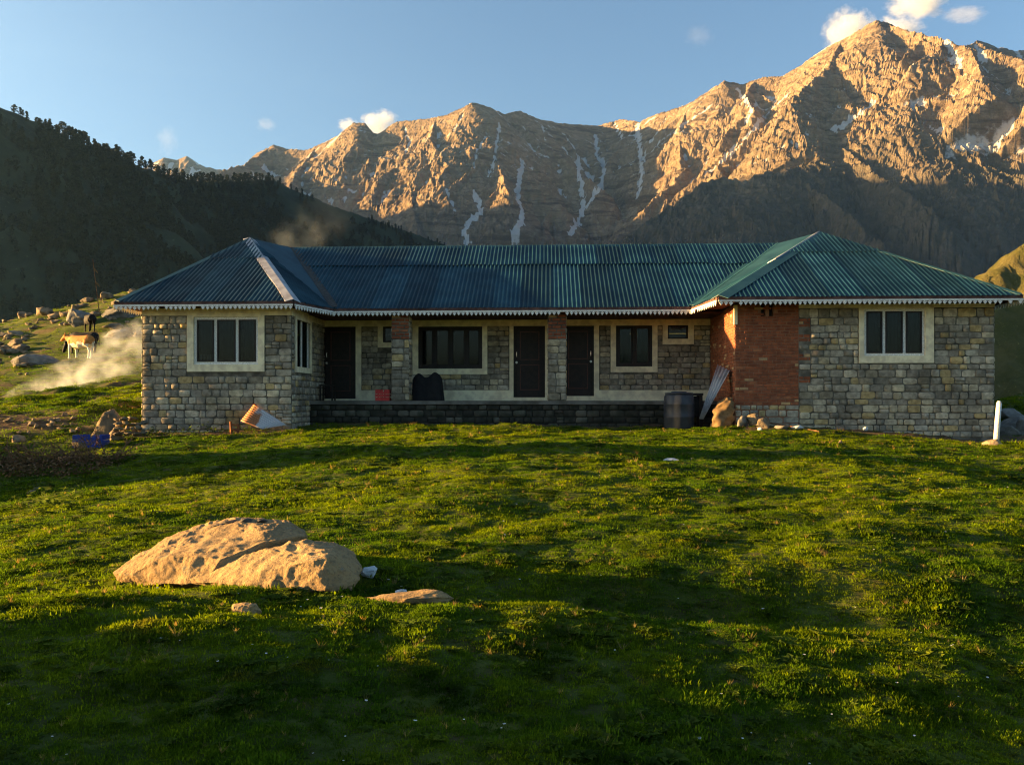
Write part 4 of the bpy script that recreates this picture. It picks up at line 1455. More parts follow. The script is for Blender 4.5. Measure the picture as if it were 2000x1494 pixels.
def eave(p, q, out, seed=0):
    """wooden fascia with a white scalloped board under it"""
    e = (q - p); Ln = e.length; e.normalize()
    zt = V3((0, 0, 1))
    m = Matrix((e, -out, zt)).transposed().to_4x4()
    m.translation = p
    f_ = MB(); f_.box(0, Ln, -0.03, 0.0, -0.11, -0.004, m)
    fo_ = f_.build('fascia', M['fascia_wood'], house)
    s_ = MB(); s_.box(0, Ln, -0.055, -0.031, -0.128, -0.085, m)
    s_.build('trim_board', M['white_paint'], fo_)
    t_ = MB()
    n_ = int(Ln / 0.118)
    r = random.Random(seed)
    for i in range(n_):
        x = (i + 0.5) * Ln / n_
        w_ = 0.052
        if r.random() < 0.03: continue
        w_ = 0.050
        pts = [(x - 0.018, -0.127), (x - 0.016, -0.142), (x - w_, -0.142), (x - w_ * 0.95, -0.158), (x - w_ * 0.4, -0.192), (x, -0.222), (x + w_ * 0.4, -0.192), (x + w_ * 0.95, -0.158), (x + w_, -0.142), (x + 0.016, -0.142), (x + 0.018, -0.127)]
        dz = r.uniform(-0.006, 0.006)
        vv = [m @ V3((a, -0.052, b + (dz if k_ not in (0, 10) else 0))) for k_, (a, b) in enumerate(pts)] + [m @ V3((a, -0.036, b + (dz if k_ not in (0, 10) else 0))) for k_, (a, b) in enumerate(pts)]
        t_.add(vv, [tuple(range(10, -1, -1)), tuple(range(11, 22))] + [(k_, (k_ + 1) % 11, 11 + (k_ + 1) % 11, 11 + k_) for k_ in range(11)])
    to_ = t_.build('scallops', M['white_paint'], fo_)
    to_['kind'] = 'stuff'


def outn(p, q, side):
    e = (q - p).normalized()
    n_ = V3((e.y, -e.x, 0))
    return n_ if n_.dot(side) > 0 else -n_


FRONT, LEFT_, RIGHT_ = V3((0, -1, 0)), V3((-1, 0, 0)), V3((1, 0, 0))
d_ = V3((0, 0, 0.0))
eave(A_, B_, FRONT, 1)
eave(P2, P2R, FRONT, 2)
eave(CL, CR, FRONT, 3)
eave(B_, P2, outn(B_, P2, RIGHT_), 4)
eave(P2R, CL, outn(P2R, CL, LEFT_), 5)
eave(V3((A_.x, YB, ZE)), A_, LEFT_, 6)
eave(CR, BR, RIGHT_, 7)
# soffits under the wing eaves
sf = MB()
sf.add([A_ + V3((0, 0.0, -0.09)), B_ + V3((0, 0, -0.09)), V3((XL, 0, ZTL + .03)), V3((0, 0, ZTL + .03))], [(0, 1, 2, 3)])
sf.add([CL + V3((0, 0, -0.09)), CR + V3((0, 0, -0.09)), V3((XR1, 0, ZTR + .03)), V3((XR0, 0, ZTR + .03))], [(0, 1, 2, 3)])
sf.add([P2R + V3((0, 0, -0.09)), CL + V3((0, 0, -0.09)), V3((XR0, 0, ZTR + .03)), V3((XR0, YM, ZTR + .03))], [(0, 1, 2, 3)])
sf.add([B_ + V3((0, 0, -0.09)), P2 + V3((0, 0, -0.09)), V3((XL, YM, ZTL + .03)), V3((XL, 0, ZTL + .03))], [(0, 1, 2, 3)])
sf.add([V3((A_.x, YB, ZE - 0.09)), A_ + V3((0, 0, -0.09)), V3((0, 0, ZTL + .03)), V3((0, YB, ZTL + .03))], [(0, 1, 2, 3)])
sf.build('soffit', M['fascia_wood'], house)

# ------------------------------------------------------------------ rocks
def rock_mesh(seed, mat, cuts=9, sub=3, rough=0.10, pts=None, disp=0.04, fine=0.02):
    """boulder: convex block, split up and roughened"""
    r = random.Random(seed)
    bm = bmesh.new()
    if pts is None:
        pts = []
        for i in range(cuts + 8):
            d = V3((r.gauss(0, 1), r.gauss(0, 1), r.gauss(0, 1))).normalized()
            pts.append(d * r.uniform(0.42, 0.55))
    for p in pts:
        bm.verts.new(p)
    bmesh.ops.convex_hull(bm, input=bm.verts)
    for v in [v for v in bm.verts if not v.link_faces]:
        bm.verts.remove(v)
    bmesh.ops.triangulate(bm, faces=bm.faces)
    for i in range(sub):
        bmesh.ops.subdivide_edges(bm, edges=bm.edges, cuts=1, use_grid_fill=True, smooth=0.0)
        bmesh.ops.triangulate(bm, faces=bm.faces)
        if i < 1:
            bmesh.ops.smooth_vert(bm, verts=bm.verts, factor=0.10, use_axis_x=True, use_axis_y=True, use_axis_z=True)
    bm.normal_update()
    co = np.array([v.co for v in bm.verts]); no = np.array([v.normal for v in bm.verts])
    size = np.ptp(co, axis=0).max()
    q = co / size
    s = seed * 3.7
    wq = np.abs(no) ** 2; wq = wq / wq.sum(1, keepdims=True)
    pr = ((1, 2), (0, 2), (0, 1))
    nz = sum(wq[:, k_] * (fbm(q[:, i_] * 4 + s, q[:, j_] * 4 + s + k_, 4, 3) * disp + (ridged(q[:, i_] * 7 + s, q[:, j_] * 7 - s, 5, 8, 0.62) - 0.5) * fine) for k_, (i_, j_) in enumerate(pr))
    co = co + no * (nz * size)[:, None]
    for v, c in zip(bm.verts, co):
        v.co = c
    me = bpy.data.meshes.new('rock')
    bm.to_mesh(me); bm.free()
    me.materials.append(mat)
    me.polygons.foreach_set('use_smooth', [True] * len(me.polygons))
    return me


def boulder_mat():
    m, nt, b = new_mat('boulder')
    pos = nt.nodes.new('ShaderNodeNewGeometry').outputs['Position']
    n1 = nnoise(nt, 2.2, 6, pos, 0.6); n2 = nnoise(nt, 26, 8, pos, 0.7); n3 = nnoise(nt, 7, 7, pos, 0.65)
    c = nmix(nt, nmaprange(nt, n1.outputs['Fac'], 0.35, 0.65), (0.40, 0.265, 0.13), (0.29, 0.19, 0.095))
    c = nmix(nt, nmaprange(nt, n2.outputs['Fac'], 0.48, 0.66), c, (0.20, 0.14, 0.08))
    c = nmix(nt, nmaprange(nt, n3.outputs['Fac'], 0.60, 0.68), c, (0.22, 0.19, 0.135))
    vo = nt.nodes.new('ShaderNodeTexVoronoi'); vo.inputs['Scale'].default_value = 38
    nt.links.new(pos, vo.inputs['Vector'])
    c = nmix(nt, nmaprange(nt, vo.outputs['Distance'], 0.16, 0.05), c, (0.10, 0.075, 0.05))
    nt.links.new(c, b.inputs['Base Color'])
    b.inputs['Roughness'].default_value = 0.95; b.inputs['Specular IOR Level'].default_value = 0.15
    bp = nt.nodes.new('ShaderNodeBump'); bp.inputs['Strength'].default_value = 1.0; bp.inputs['Distance'].default_value = 0.025
    nt.links.new(nmath(nt, 'ADD', n2.outputs['Fac'], nmath(nt, 'MULTIPLY', n3.outputs['Fac'], 1.2)), bp.inputs['Height']); nt.links.new(bp.outputs['Normal'], b.inputs['Normal'])
    return m


M['boulder'] = boulder_mat()


def put_points(lst, org):
    return [P(*p) - org for p in lst]


borg = P(470, 1128, 6.3); borg.z = gh(borg.x, borg.y)
bld = empty('boulder', borg, 0, 'big golden weathered boulder split by a dark crack on the lawn', 'boulder')
up = put_points([(218, 1118, 6.62), (262, 1085, 6.75), (300, 1062, 6.85), (360, 1036, 7.0), (430, 1015, 7.1), (505, 1010, 7.1), (562, 1014, 7.05), (592, 1032, 6.95), (604, 1044, 6.8),
                 (520, 1058, 6.48), (434, 1090, 6.33), (330, 1085, 6.45), (250, 1122, 6.5), (400, 1140, 6.25), (300, 1140, 6.4), (470, 1120, 6.5),
                 (600, 1090, 7.4), (420, 1090, 7.7), (270, 1100, 7.3), (540, 1160, 6.8), (240, 1150, 6.6)], borg)
lw = put_points([(400, 1106, 6.45), (436, 1097, 6.36), (520, 1068, 6.40), (605, 1053, 6.55), (330, 1130, 6.42), (655, 1060, 6.6), (690, 1078, 6.55), (712, 1105, 6.4), (700, 1130, 6.2), (640, 1150, 5.92),
                 (640, 1090, 6.02), (585, 1100, 6.02), (500, 1140, 6.05), (400, 1138, 6.2), (560, 1165, 6.0), (680, 1165, 6.1), (660, 1110, 7.0), (560, 1110, 6.9), (450, 1160, 6.2)], borg)
link('upper_block', rock_mesh(1, M['boulder'], pts=up, sub=5, disp=0.016, fine=0.014), bld)
link('lower_block', rock_mesh(2, M['boulder'], pts=lw, sub=5, disp=0.016, fine=0.014), bld)
for i, (u, v, d, s) in enumerate([(452, 1019, 7.0, 0.13), (485, 1016, 7.02, 0.16), (512, 1017, 7.0, 0.12), (428, 1025, 6.98, 0.10)]):
    tag(link('slate_flake', rock_mesh(20 + i, M['slate'], sub=2), None, P(u, v, d), (0.1, 0.05 * i, i * 1.3), (s * 1.3, s, s * 0.25)),
        'thin dark flake of slate lying on top of the boulder', 'stone', 'slate flakes on the boulder')


def on_ground(u, v, d0=3, d1=80):
    """walk along the ray through a pixel until it meets the ground"""
    a, b = (u - 1000) / F, (HOR - v) / F
    dd = np.arange(d0, d1, 0.02)
    hit = EYE + b * dd <= ground_h(a * dd, dd)
    i = int(np.argmax(hit)) if hit.any() else -1
    return V3((a * dd[i], dd[i], EYE + b * dd[i]))


def put_rock(name, u, v, wpx, hpx, seed, mat, label, cat='rock', sink=0.25, depth=0.8, rz=None, sub=4, group=None, me=None):
    p = on_ground(u, v)
    s = p.y / F
    w, h = wpx * s, hpx * s
    o = link(name, me or rock_mesh(seed, mat, sub=sub), None, (p.x, p.y + w * depth * 0.3, gh(p.x, p.y + w * depth * 0.3) + h * (0.5 - sink)), (0, 0, rz if rz is not None else seed * 1.1), None)
    o.scale = (w, w * depth, h / (1 - sink))
    return tag(o, label, cat, group)


put_rock('stone', 717, 1133, 46, 22, 31, M['pale_rock'], 'pale blue-grey stone lying against the right end of the boulder', 'stone', 0.15, rz=0.2)
put_rock('stone', 782, 1163, 26, 15, 32, M['pale_rock'], 'small pale brick-shaped stone on the flat rock right of the boulder', 'stone', 0.1, rz=0.1)
put_rock('flat_rock', 800, 1180, 190, 26, 33, M['boulder'], 'flat rock flush with the turf right of the boulder', 'rock', 0.6, 0.35, rz=-0.05)
put_rock('rock', 474, 1200, 68, 28, 34, M['boulder'], 'small low rock in the grass in front of the boulder', 'rock', 0.35, 0.8)

# ------------------------------------------------------------------ things along the house


def lw_(X, Y, z=None):
    x, y = to_world(X, Y)
    return V3((x, y, gh(x, y) if z is None else z))


# rusty corrugated sheet leaning on the left wing
def sheet_thing(name, label, corners, mat, amp=0.02, ncor=8, per=8):
    """bent corrugated sheet between four corners: bottom-left, bottom-right, top-right, top-left"""
    bl, br_, tr_, tl = corners
    nrm = (br_ - bl).cross(tl - bl).normalized()
    n_ = ncor * per
    V = []
    for j in range(5):
        t = j / 4
        for i in range(n_ + 1):
            s = i / n_
            p = bl.lerp(br_, s).lerp(tl.lerp(tr_, s), t)
            V.append(p + nrm * (amp * math.cos(2 * math.pi * s * ncor)))
    Fc = [(j * (n_ + 1) + i, j * (n_ + 1) + i + 1, (j + 1) * (n_ + 1) + i + 1, (j + 1) * (n_ + 1) + i) for j in range(4) for i in range(n_)]
    o = obj(name, [v - bl for v in V], Fc, mat, None, True, loc=bl)
    md = o.modifiers.new('thick', 'SOLIDIFY'); md.thickness = 0.004
    return tag(o, label, 'metal sheet')


def rust_galv():
    m, nt, b = new_mat('rusty_sheet')
    tc = nt.nodes.new('ShaderNodeTexCoord')
    n_ = nnoise(nt, 4, 5, tc.outputs['Object'])
    sx = nt.nodes.new('ShaderNodeSeparateXYZ'); nt.links.new(tc.outputs['Object'], sx.inputs[0])
    f = nmath(nt, 'ADD', nmath(nt, 'MULTIPLY', sx.outputs[0], -1.6), nmath(nt, 'MULTIPLY', n_.outputs['Fac'], 0.9))
    c = nmix(nt, nmaprange(nt, f, -0.35, -0.15), (0.42, 0.42, 0.43), (0.32, 0.11, 0.035))
    nt.links.new(c, b.inputs['Base Color']); b.inputs['Roughness'].default_value = 0.6; b.inputs['Metallic'].default_value = 0.2
    return m


M['rusty_sheet'] = rust_galv()
sheet_thing('corrugated_sheet', 'rusty corrugated metal sheet leaning against the left wing', [P(470, 822, 20.40), P(496, 789, 20.70), P(560, 830, 20.5), P(512, 838, 20.25)], M['rusty_sheet'], 0.006, 9)
# rusty broken frame beside it
rp = P(452, 836, 20.2); rp.z = gh(rp.x, rp.y)
rb = MB()
rb.tube([(0, 0, -0.05), (-0.02, 0, 0.30)], 0.035, 6); rb.tube([(0.0, 0.0, 0.22), (0.16, 0.02, 0.20)], 0.03, 6); rb.tube([(0.16, 0.02, 0.24), (0.15, 0.02, -0.05)], 0.03, 6)
rb.tube([(-0.03, 0, 0.1), (0.2, 0.02, 0.08)], 0.03, 6)
tag(rb.build('iron_frame', M['rust'], None, loc=rp), 'small rusty orange iron frame beside the leaning rusty sheet', 'iron frame')

# tall sheet leaning in the brick corner
sheet_thing('corrugated_sheet', 'narrow galvanised sheet leaning upright against the brick corner',
            [P(1366, 818, 20.3), P(1374, 818, 20.25), P(1426, 724, 20.5), P(1402, 712, 20.9)], M['galv'], 0.022, 4, 10)

# sack
sb = MB()
cs = []
for t, w_, dx in [(0, 0.19, 0), (0.03, 0.25, -0.02), (0.10, 0.27, -0.03), (0.17, 0.255, -0.01), (0.22, 0.275, 0.0), (0.30, 0.27, 0.01), (0.36, 0.245, 0.03), (0.41, 0.265, 0.035), (0.49, 0.25, 0.06),
                  (0.54, 0.22, 0.08), (0.58, 0.235, 0.09), (0.65, 0.20, 0.11), (0.69, 0.14, 0.13), (0.71, 0.10, 0.14), (0.76, 0.13, 0.17), (0.78, 0.06, 0.18)]:
    cs.append(((dx, 0, t), w_))
nn_ = 26
for (c_, w_) in cs:
    for k_ in range(nn_):
        a = k_ * 2 * math.pi / nn_
        q = 1 + 0.13 * math.sin(3 * a + c_[2] * 9) + 0.09 * math.sin(5 * a - c_[2] * 17) + 0.07 * math.sin(c_[2] * 31 + 2 * a)
        sb.v.append(V3((c_[0] + w_ * q * math.cos(a), c_[1] + 0.72 * w_ * q * math.sin(a), c_[2] + 0.015 * math.sin(5 * a))))
for i in range(len(cs) - 1):
    for k_ in range(nn_):
        sb.f.append((i * nn_ + k_, i * nn_ + (k_ + 1) % nn_, (i + 1) * nn_ + (k_ + 1) % nn_, (i + 1) * nn_ + k_))
sb.f.append(tuple(range((len(cs) - 1) * nn_, len(cs) * nn_)))
sp_ = P(1410, 822, 20.1)
so_ = sb.build('sack', M['sack'], None, True, loc=(sp_.x, sp_.y, gh(sp_.x, sp_.y) - 0.03))
md = so_.modifiers.new('sub', 'SUBSURF'); md.levels = 1; md.render_levels = 2
tag(so_, 'slumped brown jute sack leaning at the brick corner', 'sack')


# drum
def lathe(prof, n_=28):
    mb = MB()
    for (r_, z) in prof:
        mb.v += [V3((r_ * math.cos(k_ * 2 * math.pi / n_), r_ * math.sin(k_ * 2 * math.pi / n_), z)) for k_ in range(n_)]
    for i in range(len(prof) - 1):
        for k_ in range(n_):
            mb.f.append((i * n_ + k_, i * n_ + (k_ + 1) % n_, (i + 1) * n_ + (k_ + 1) % n_, (i + 1) * n_ + k_))
    mb.f.append(tuple(range(n_))[::-1]); mb.f.append(tuple(range((len(prof) - 1) * n_, len(prof) * n_)))
    return mb


dp = P(1326, 824, 20.5)
dr = empty('water_drum', (dp.x, dp.y, gh(dp.x, dp.y) - 0.02), 0, 'black plastic water drum standing before the verandah', 'drum')
lathe([(0.36, 0), (0.385, 0.04), (0.385, 0.30), (0.395, 0.32), (0.385, 0.34), (0.385, 0.62), (0.395, 0.64), (0.385, 0.66), (0.375, 0.84), (0.33, 0.90)]).build('body', M['drum'], dr, True)
lathe([(0.36, 0.895), (0.36, 0.93), (0.20, 0.945), (0.19, 0.965), (0.05, 0.97)]).build('lid', M['drum'], dr, True)
# dark crate-like stand beside the drum, in the corner
tb = empty('dark_table', lw_(LX(1345, 1.2), 1.15), -HTH, 'dark wooden stand in the verandah corner behind the drum', 'stand')
t_ = MB(); t_.box(-0.45, 0.33, -0.28, 0.28, 0.86, 0.92); t_.build('table_top', M['dark_wood'], tb)
for sx in (-0.40, 0.28):
    for sy in (-0.22, 0.22):
        t_ = MB(); t_.box(sx - 0.035, sx + 0.035, sy - 0.035, sy + 0.035, -0.05, 0.859); t_.build('leg', M['dark_wood'], tb)
t_ = MB(); t_.box(-0.38, 0.26, -0.2, 0.2, 0.3, 0.84); t_.build('side_panel', M['black_cloth'], tb)


# red crate, blue crate
def crate(name, loc, rz, w_, d_, h_, mat, label, slots=4):
    c_ = empty(name, loc, rz, label, 'crate')
    b_ = MB(); b_.box(-w_ / 2, w_ / 2, -d_ / 2, d_ / 2, 0.0, 0.02); b_.build('base', mat, c_)
    t = 0.014
    for (x0, x1, y0, y1) in ((-w_ / 2, w_ / 2, -d_ / 2, -d_ / 2 + t), (-w_ / 2, w_ / 2, d_ / 2 - t, d_ / 2), (-w_ / 2, -w_ / 2 + t, -d_ / 2 + t, d_ / 2 - t), (w_ / 2 - t, w_ / 2, -d_ / 2 + t, d_ / 2 - t)):
        s_ = MB()
        s_.box(x0, x1, y0, y1, 0.021, h_ * 0.30)
        s_.box(x0, x1, y0, y1, h_ * 0.36, h_ * 0.56)
        lx, ly = x1 - x0, y1 - y0
        if lx > ly:
            s_.box(x0, x0 + lx * 0.33, y0, y1, h_ * 0.62, h_); s_.box(x1 - lx * 0.33, x1, y0, y1, h_ * 0.62, h_); s_.box(x0 + lx * 0.33, x1 - lx * 0.33, y0, y1, h_ * 0.62, h_ * 0.80)
            for k_ in range(slots + 1):
                xx = x0 + lx * k_ / slots
                xa, xb = max(x0, xx - 0.015), min(x1, xx + 0.015)
                s_.box(xa, xb, y0 - 0.006, y0 - 0.001, 0.02, h_ - 0.002)
        else:
            s_.box(x0, x1, y0, y1, h_ * 0.62, h_)
            s_.box(x0, x1, y0 + ly * 0.4, y1 - ly * 0.4, h_ * 0.30, h_ * 0.62) if False else None
        s_.build('side', mat, c_)
    return c_


cp = lw_(LX(749, 1.72), 1.72, ZF + 0.002)
crate('red_crate', cp, -HTH, 0.40, 0.30, 0.31, M['red_plastic'], 'red plastic crate on the verandah beside the stone column')
cp = on_ground(172, 874)
crate('blue_crate', (cp.x, cp.y + 0.15, cp.z + 0.0), 0.08, 0.68, 0.42, 0.30, M['blue_plastic'], 'blue plastic crate behind the brush pile')

# dark covered shape by the left column (two humped bundles under black cloth)
bp_ = lw_(LX(836, 2.2), 2.2, ZF + 0.002)
cv = MB()
nx, ny = 22, 8
for j in range(ny + 1):
    for i in range(nx + 1):
        x = -0.42 + 0.84 * i / nx
        y = -0.30 + 0.55 * j / ny
        edge = min(i, nx - i) / 2.0
        hgt = 0.66 + 0.13 * math.exp(-((x + 0.24) / 0.10) ** 2) + 0.13 * math.exp(-((x - 0.22) / 0.14) ** 2) + 0.02 * math.sin(9 * x + 3 * y)
        if i in (0, nx) or j in (0, ny):
            hgt = 0.0
        elif i in (1, nx - 1) or j in (1, ny - 1):
            hgt *= 0.93
        sx = 1.0 if hgt > 0 else 1.06
        cv.v.append(V3((x * sx, y * sx, hgt)))
for j in range(ny):
    for i in range(nx):
        cv.f.append((j * (nx + 1) + i, j * (nx + 1) + i + 1, (j + 1) * (nx + 1) + i + 1, (j + 1) * (nx + 1) + i))
tag(cv.build('covered_bundle', M['black_cloth'], None, True, loc=bp_, rot=(0, 0, -HTH)), 'black humped bundle under a cloth below the four-pane window', 'bundle')
# dark stool and bucket by the left door
st_ = empty('dark_stool', lw_(LX(640, 2.2), 2.2, ZF + 0.002), -HTH, 'dark stool in the shaded corner before the leftmost door', 'stool')
t_ = MB(); t_.box(-0.2, 0.2, -0.18, 0.18, 0.42, 0.46); t_.build('seat', M['dark_wood'], st_)
for sx in (-0.17, 0.17):
    for sy in (-0.15, 0.15):
        t_ = MB(); t_.box(sx - 0.02, sx + 0.02, sy - 0.02, sy + 0.02, 0, 0.419); t_.build('leg', M['dark_wood'], st_)

# rubble by the brick corner
rub = [(1420, 828, 30, 16, 'grey_rock'), (1450, 830, 34, 26, 'grey_rock'), (1473, 828, 30, 28, 'rock'), (1497, 834, 42, 24, 'rock'), (1524, 826, 22, 12, 'grey_rock'), (1528, 836, 30, 10, 'grey_rock'),
       (1562, 836, 34, 10, 'pale_rock'), (1410, 822, 20, 14, 'grey_rock'), (1545, 826, 26, 9, 'slate'), (1486, 838, 14, 8, 'pale_rock'), (1468, 820, 16, 18, 'rock')]
for i, (u, v, w_, h_, mt) in enumerate(rub):
    put_rock('stone', u, v + 4, w_, h_, 60 + i, M[mt], 'loose stone in the rubble heap at the foot of the brick wall', 'stone', 0.2, group='rubble at the brick corner', sub=2)
pk = MB()
a = on_ground(1500, 833); b = on_ground(1600, 845)
pk.tube([a + V3((0, 0, 0.10)), b + V3((0, 0, 0.03))], 0.018, 6)
tag(pk.build('stick', M['dry_branch'], None), 'thin stick lying on the rubble by the brick wall', 'stick')

# white pipe stub and leaning post
pp = on_ground(1634, 834)
pm_ = MB(); pm_.tube([(0, 0, -0.1), (0, 0, 0.42)], 0.058, 14, True); pm_.tube([(0, 0, 0.42), (0.01, 0, 0.48)], [0.058, 0.070], 14)
tag(pm_.build('pipe', M['white_paint'], None, True, loc=pp), 'short white pipe standing up before the right wing', 'pipe')
pp = P(1944, 852, 18.0); pp.z = gh(pp.x, pp.y)
po = empty('white_post', pp, 0, 'leaning white post set in a stone base at the right corner', 'post')
pm_ = MB(); pm_.tube([(0, 0, -0.15), (0.05, 0, 0.55), (0.085, 0, 0.98)], [0.06, 0.058, 0.055], 10); pm_.tube([(0.085, 0, 0.98), (0.088, 0, 1.03)], [0.055, 0.03], 10)
pm_.build('shaft', M['white_paint'], po, True)
bm_ = link('stone_base', rock_mesh(91, M['rock'], sub=3), po, (-0.03, 0, 0.03), (0, 0, 0.4), (0.58, 0.45, 0.30))
put_rock('litter', 1692, 842, 12, 9, 92, M['pale_rock'], 'small pale scrap lying in the grass before the right wing', 'litter', 0.1, sub=1)
put_rock('stone', 1642, 868, 10, 9, 93, M['rock'], 'small tan stone in the grass below the white pipe', 'stone', 0.2, sub=2)
put_rock('stone', 1312, 902, 40, 5, 94, M['pale_rock'], 'thin pale stone lying in the lawn before the verandah', 'stone', 0.3, sub=2)
for i, (u, d, w_, h_) in enumerate([(1962, 21.6, 0.9, 0.55), (1990, 23.0, 1.2, 0.7), (2012, 21.8, 1.1, 0.8), (1975, 25.0, 1.0, 0.5)]):
    p = P(u, 800, d)
    tag(link('rock', rock_mesh(95 + i, M['grey_rock'], sub=3), None, (p.x, p.y, gh(p.x, p.y) + h_ * 0.2), (0, 0, i * 1.3), (w_, w_ * 0.8, h_)), 'dark shaded rock on the bank right of the house', 'rock', 'rocks right of the house')

# ------------------------------------------------------------------ left of the house: slab, stone stack, brush
p = on_ground(196, 852)
slab = rock_mesh(110, M['rock'], sub=3, pts=[V3(q) for q in ((-0.36, -0.2, -0.1), (0.36, -0.2, -0.1), (-0.36, 0.2, -0.1), (0.36, 0.2, -0.1), (-0.02, -0.12, 0.62), (0.14, 0.1, 0.72), (0.32, -0.1, 0.55), (0.34, 0.15, 0.5), (-0.2, -0.1, 0.3), (0.0, 0.12, 0.6))], disp=0.03)
tag(link('stone_slab', slab, None, (p.x, p.y + 0.3, p.z - 0.02)), 'upright tan stone slab standing behind the blue crate', 'stone')
rr_ = random.Random(4)
flat_me = [rock_mesh(120 + i, M['rock'], sub=2) for i in range(4)]
for i in range(26):
    row = i // 7
    u = 224 + (i % 7) * 8.5 + rr_.uniform(-3, 3) + row * 2
    q = P(u, 846 - row * 9.5 + rr_.uniform(-2, 2), 19.6 + rr_.uniform(0, 0.5))
    o = link('flat_stone', flat_me[i % 4], None, q, (rr_.uniform(-.1, .1), rr_.uniform(-.15, .15), rr_.uniform(0, 6)), (rr_.uniform(0.18, 0.32), rr_.uniform(0.18, 0.28), rr_.uniform(0.08, 0.15)))
    tag(o, 'flat stone in the stack at the left corner of the house', 'stone', 'stacked stones by the left corner')


def branch_mesh(seed):
    r = random.Random(seed)
    mb = MB()

    def grow(p, d, ln, rad, lev):
        pts = [p]
        for i in range(4):
            d = (d + V3((r.gauss(0, .22), r.gauss(0, .22), r.gauss(0, .22)))).normalized()
            pts.append(pts[-1] + d * ln / 4)
        mb.tube(pts, [rad * (1 - 0.17 * i) for i in range(5)], 5)
        if lev:
            for k_ in range(3):
                q = pts[r.randrange(1, 5)]
                grow(q, (d + V3((r.gauss(0, .8), r.gauss(0, .8), r.gauss(0, .8)))).normalized(), ln * r.uniform(.4, .7), rad * 0.6, lev - 1)
    grow(V3((0, 0, 0)), V3((0.6, 0, 0.6)).normalized(), 0.7, 0.020, 2)
    return mesh_data('branch', mb.v, mb.f, M['dry_branch'], True)


def leaf_clump(seed, mat, nl=60, size=0.05, rad=0.25):
    r = random.Random(seed)
    mb = MB()
    for i in range(nl):
        c_ = V3((r.gauss(0, rad * .5), r.gauss(0, rad * .5), abs(r.gauss(0, rad * .5))))
        d1 = V3((r.gauss(0, 1), r.gauss(0, 1), r.gauss(0, .7))).normalized() * size * r.uniform(.6, 1.3)
        d2 = V3((r.gauss(0, 1), r.gauss(0, 1), r.gauss(0, .7))).normalized() * size * .45
        mb.add([c_ - d1, c_ + d2, c_ + d1, c_ - d2], [(0, 1, 2, 3)])
    return mb


bc = on_ground(130, 908)
brush = empty('brush_pile', bc, 0, 'heap of dry brown branches and leaves at the left edge of the lawn', 'brush pile')
bme = [branch_mesh(200 + i) for i in range(6)]
for i in range(95):
    u_ = rr_.uniform(-1.7, 1.0)
    sc_ = rr_.uniform(0.4, 0.78)
    dx, dy = u_, rr_.uniform(-0.6, 0.6)
    link('branch', bme[i % 6], brush, (dx, dy, gh(bc.x + dx, bc.y + dy) - bc.z + rr_.uniform(-0.05, 0.18) * (1 - abs(u_) * 0.5)), (rr_.uniform(-.7, .7), rr_.uniform(-.7, .7), rr_.uniform(0, 6.28)), (sc_, sc_, sc_))
lm = MB()
for i in range(70):
    c_ = leaf_clump(300 + i, None, 45, 0.045, 0.3)
    o_ = V3((rr_.uniform(-1.9, 1.2), rr_.uniform(-1.3, 0.5), 0.0))
    o_.z = gh(bc.x + o_.x, bc.y + o_.y) - bc.z - 0.02
    lm.add([v + o_ for v in c_.v], c_.f)
lo_ = lm.build('dry_leaves', M['dry_leaf'], brush); lo_['kind'] = 'stuff'
for i, (u, v, w_, h_) in enumerate([(28, 866, 40, 18), (150, 878, 44, 12), (222, 862, 30, 14), (60, 965, 26, 8), (70, 958, 16, 7)]):
    put_rock('rock', u, v, w_, h_, 330 + i, M['rock'], 'tan rock lying among the brush at the left edge', 'rock', 0.3, group='rocks around the brush pile', sub=3)

for i in range(22):
    put_rock('stone', rr_.uniform(-10, 165), rr_.uniform(812, 850), rr_.uniform(8, 22), rr_.uniform(5, 10), 360, None, 'small stone strewn on the brown dirt bank left of the house', 'stone', 0.3, 0.8, rz=rr_.uniform(0, 6), group='stones on the dirt bank', me=flat_me[i % 4])

# weeds: low leafy plants at the wall foot and in the hollow
M['weed'] = grass_mat('weed_leaves', (0.06, 0.10, 0.02), (0.09, 0.13, 0.02), (0.12, 0.13, 0.03))
wme = []
for i in range(4):
    c_ = leaf_clump(400 + i, None, 70, 0.05, 0.26)
    wme.append(mesh_data('weed', c_.v, c_.f, M['weed']))
for i, (u, v, s) in enumerate([(330, 838, .7), (352, 836, .9), (380, 836, .8), (415, 835, 1.0), (300, 838, .9), (440, 838, .7), (480, 838, .9), (497, 838, .8), (250, 842, .9), (286, 842, 1.0),
                               (85, 985, 1.4), (105, 990, 1.2), (140, 975, 1.0), (30, 1000, 1.0), (310, 850, .7), (520, 842, .5)]):
    if i in (10, 11, 12, 13):
        p = on_ground(u, v)
    else:
        p = P(u, v, 20.3 + 0.25 * math.sin(i * 2.3)); p.z = gh(p.x, p.y)
    o = link('weed', wme[i % 4], None, p, (0, 0, i * 1.7), (s, s, s * 0.7))
    if i in (10, 11, 12, 13):
        tag(o, 'low leafy weed growing in the shaded hollow on the left', 'plant', 'weeds in the hollow')
    else:
        tag(o, 'low leafy weed at the foot of the left wing', 'plant', 'weeds along the wall')

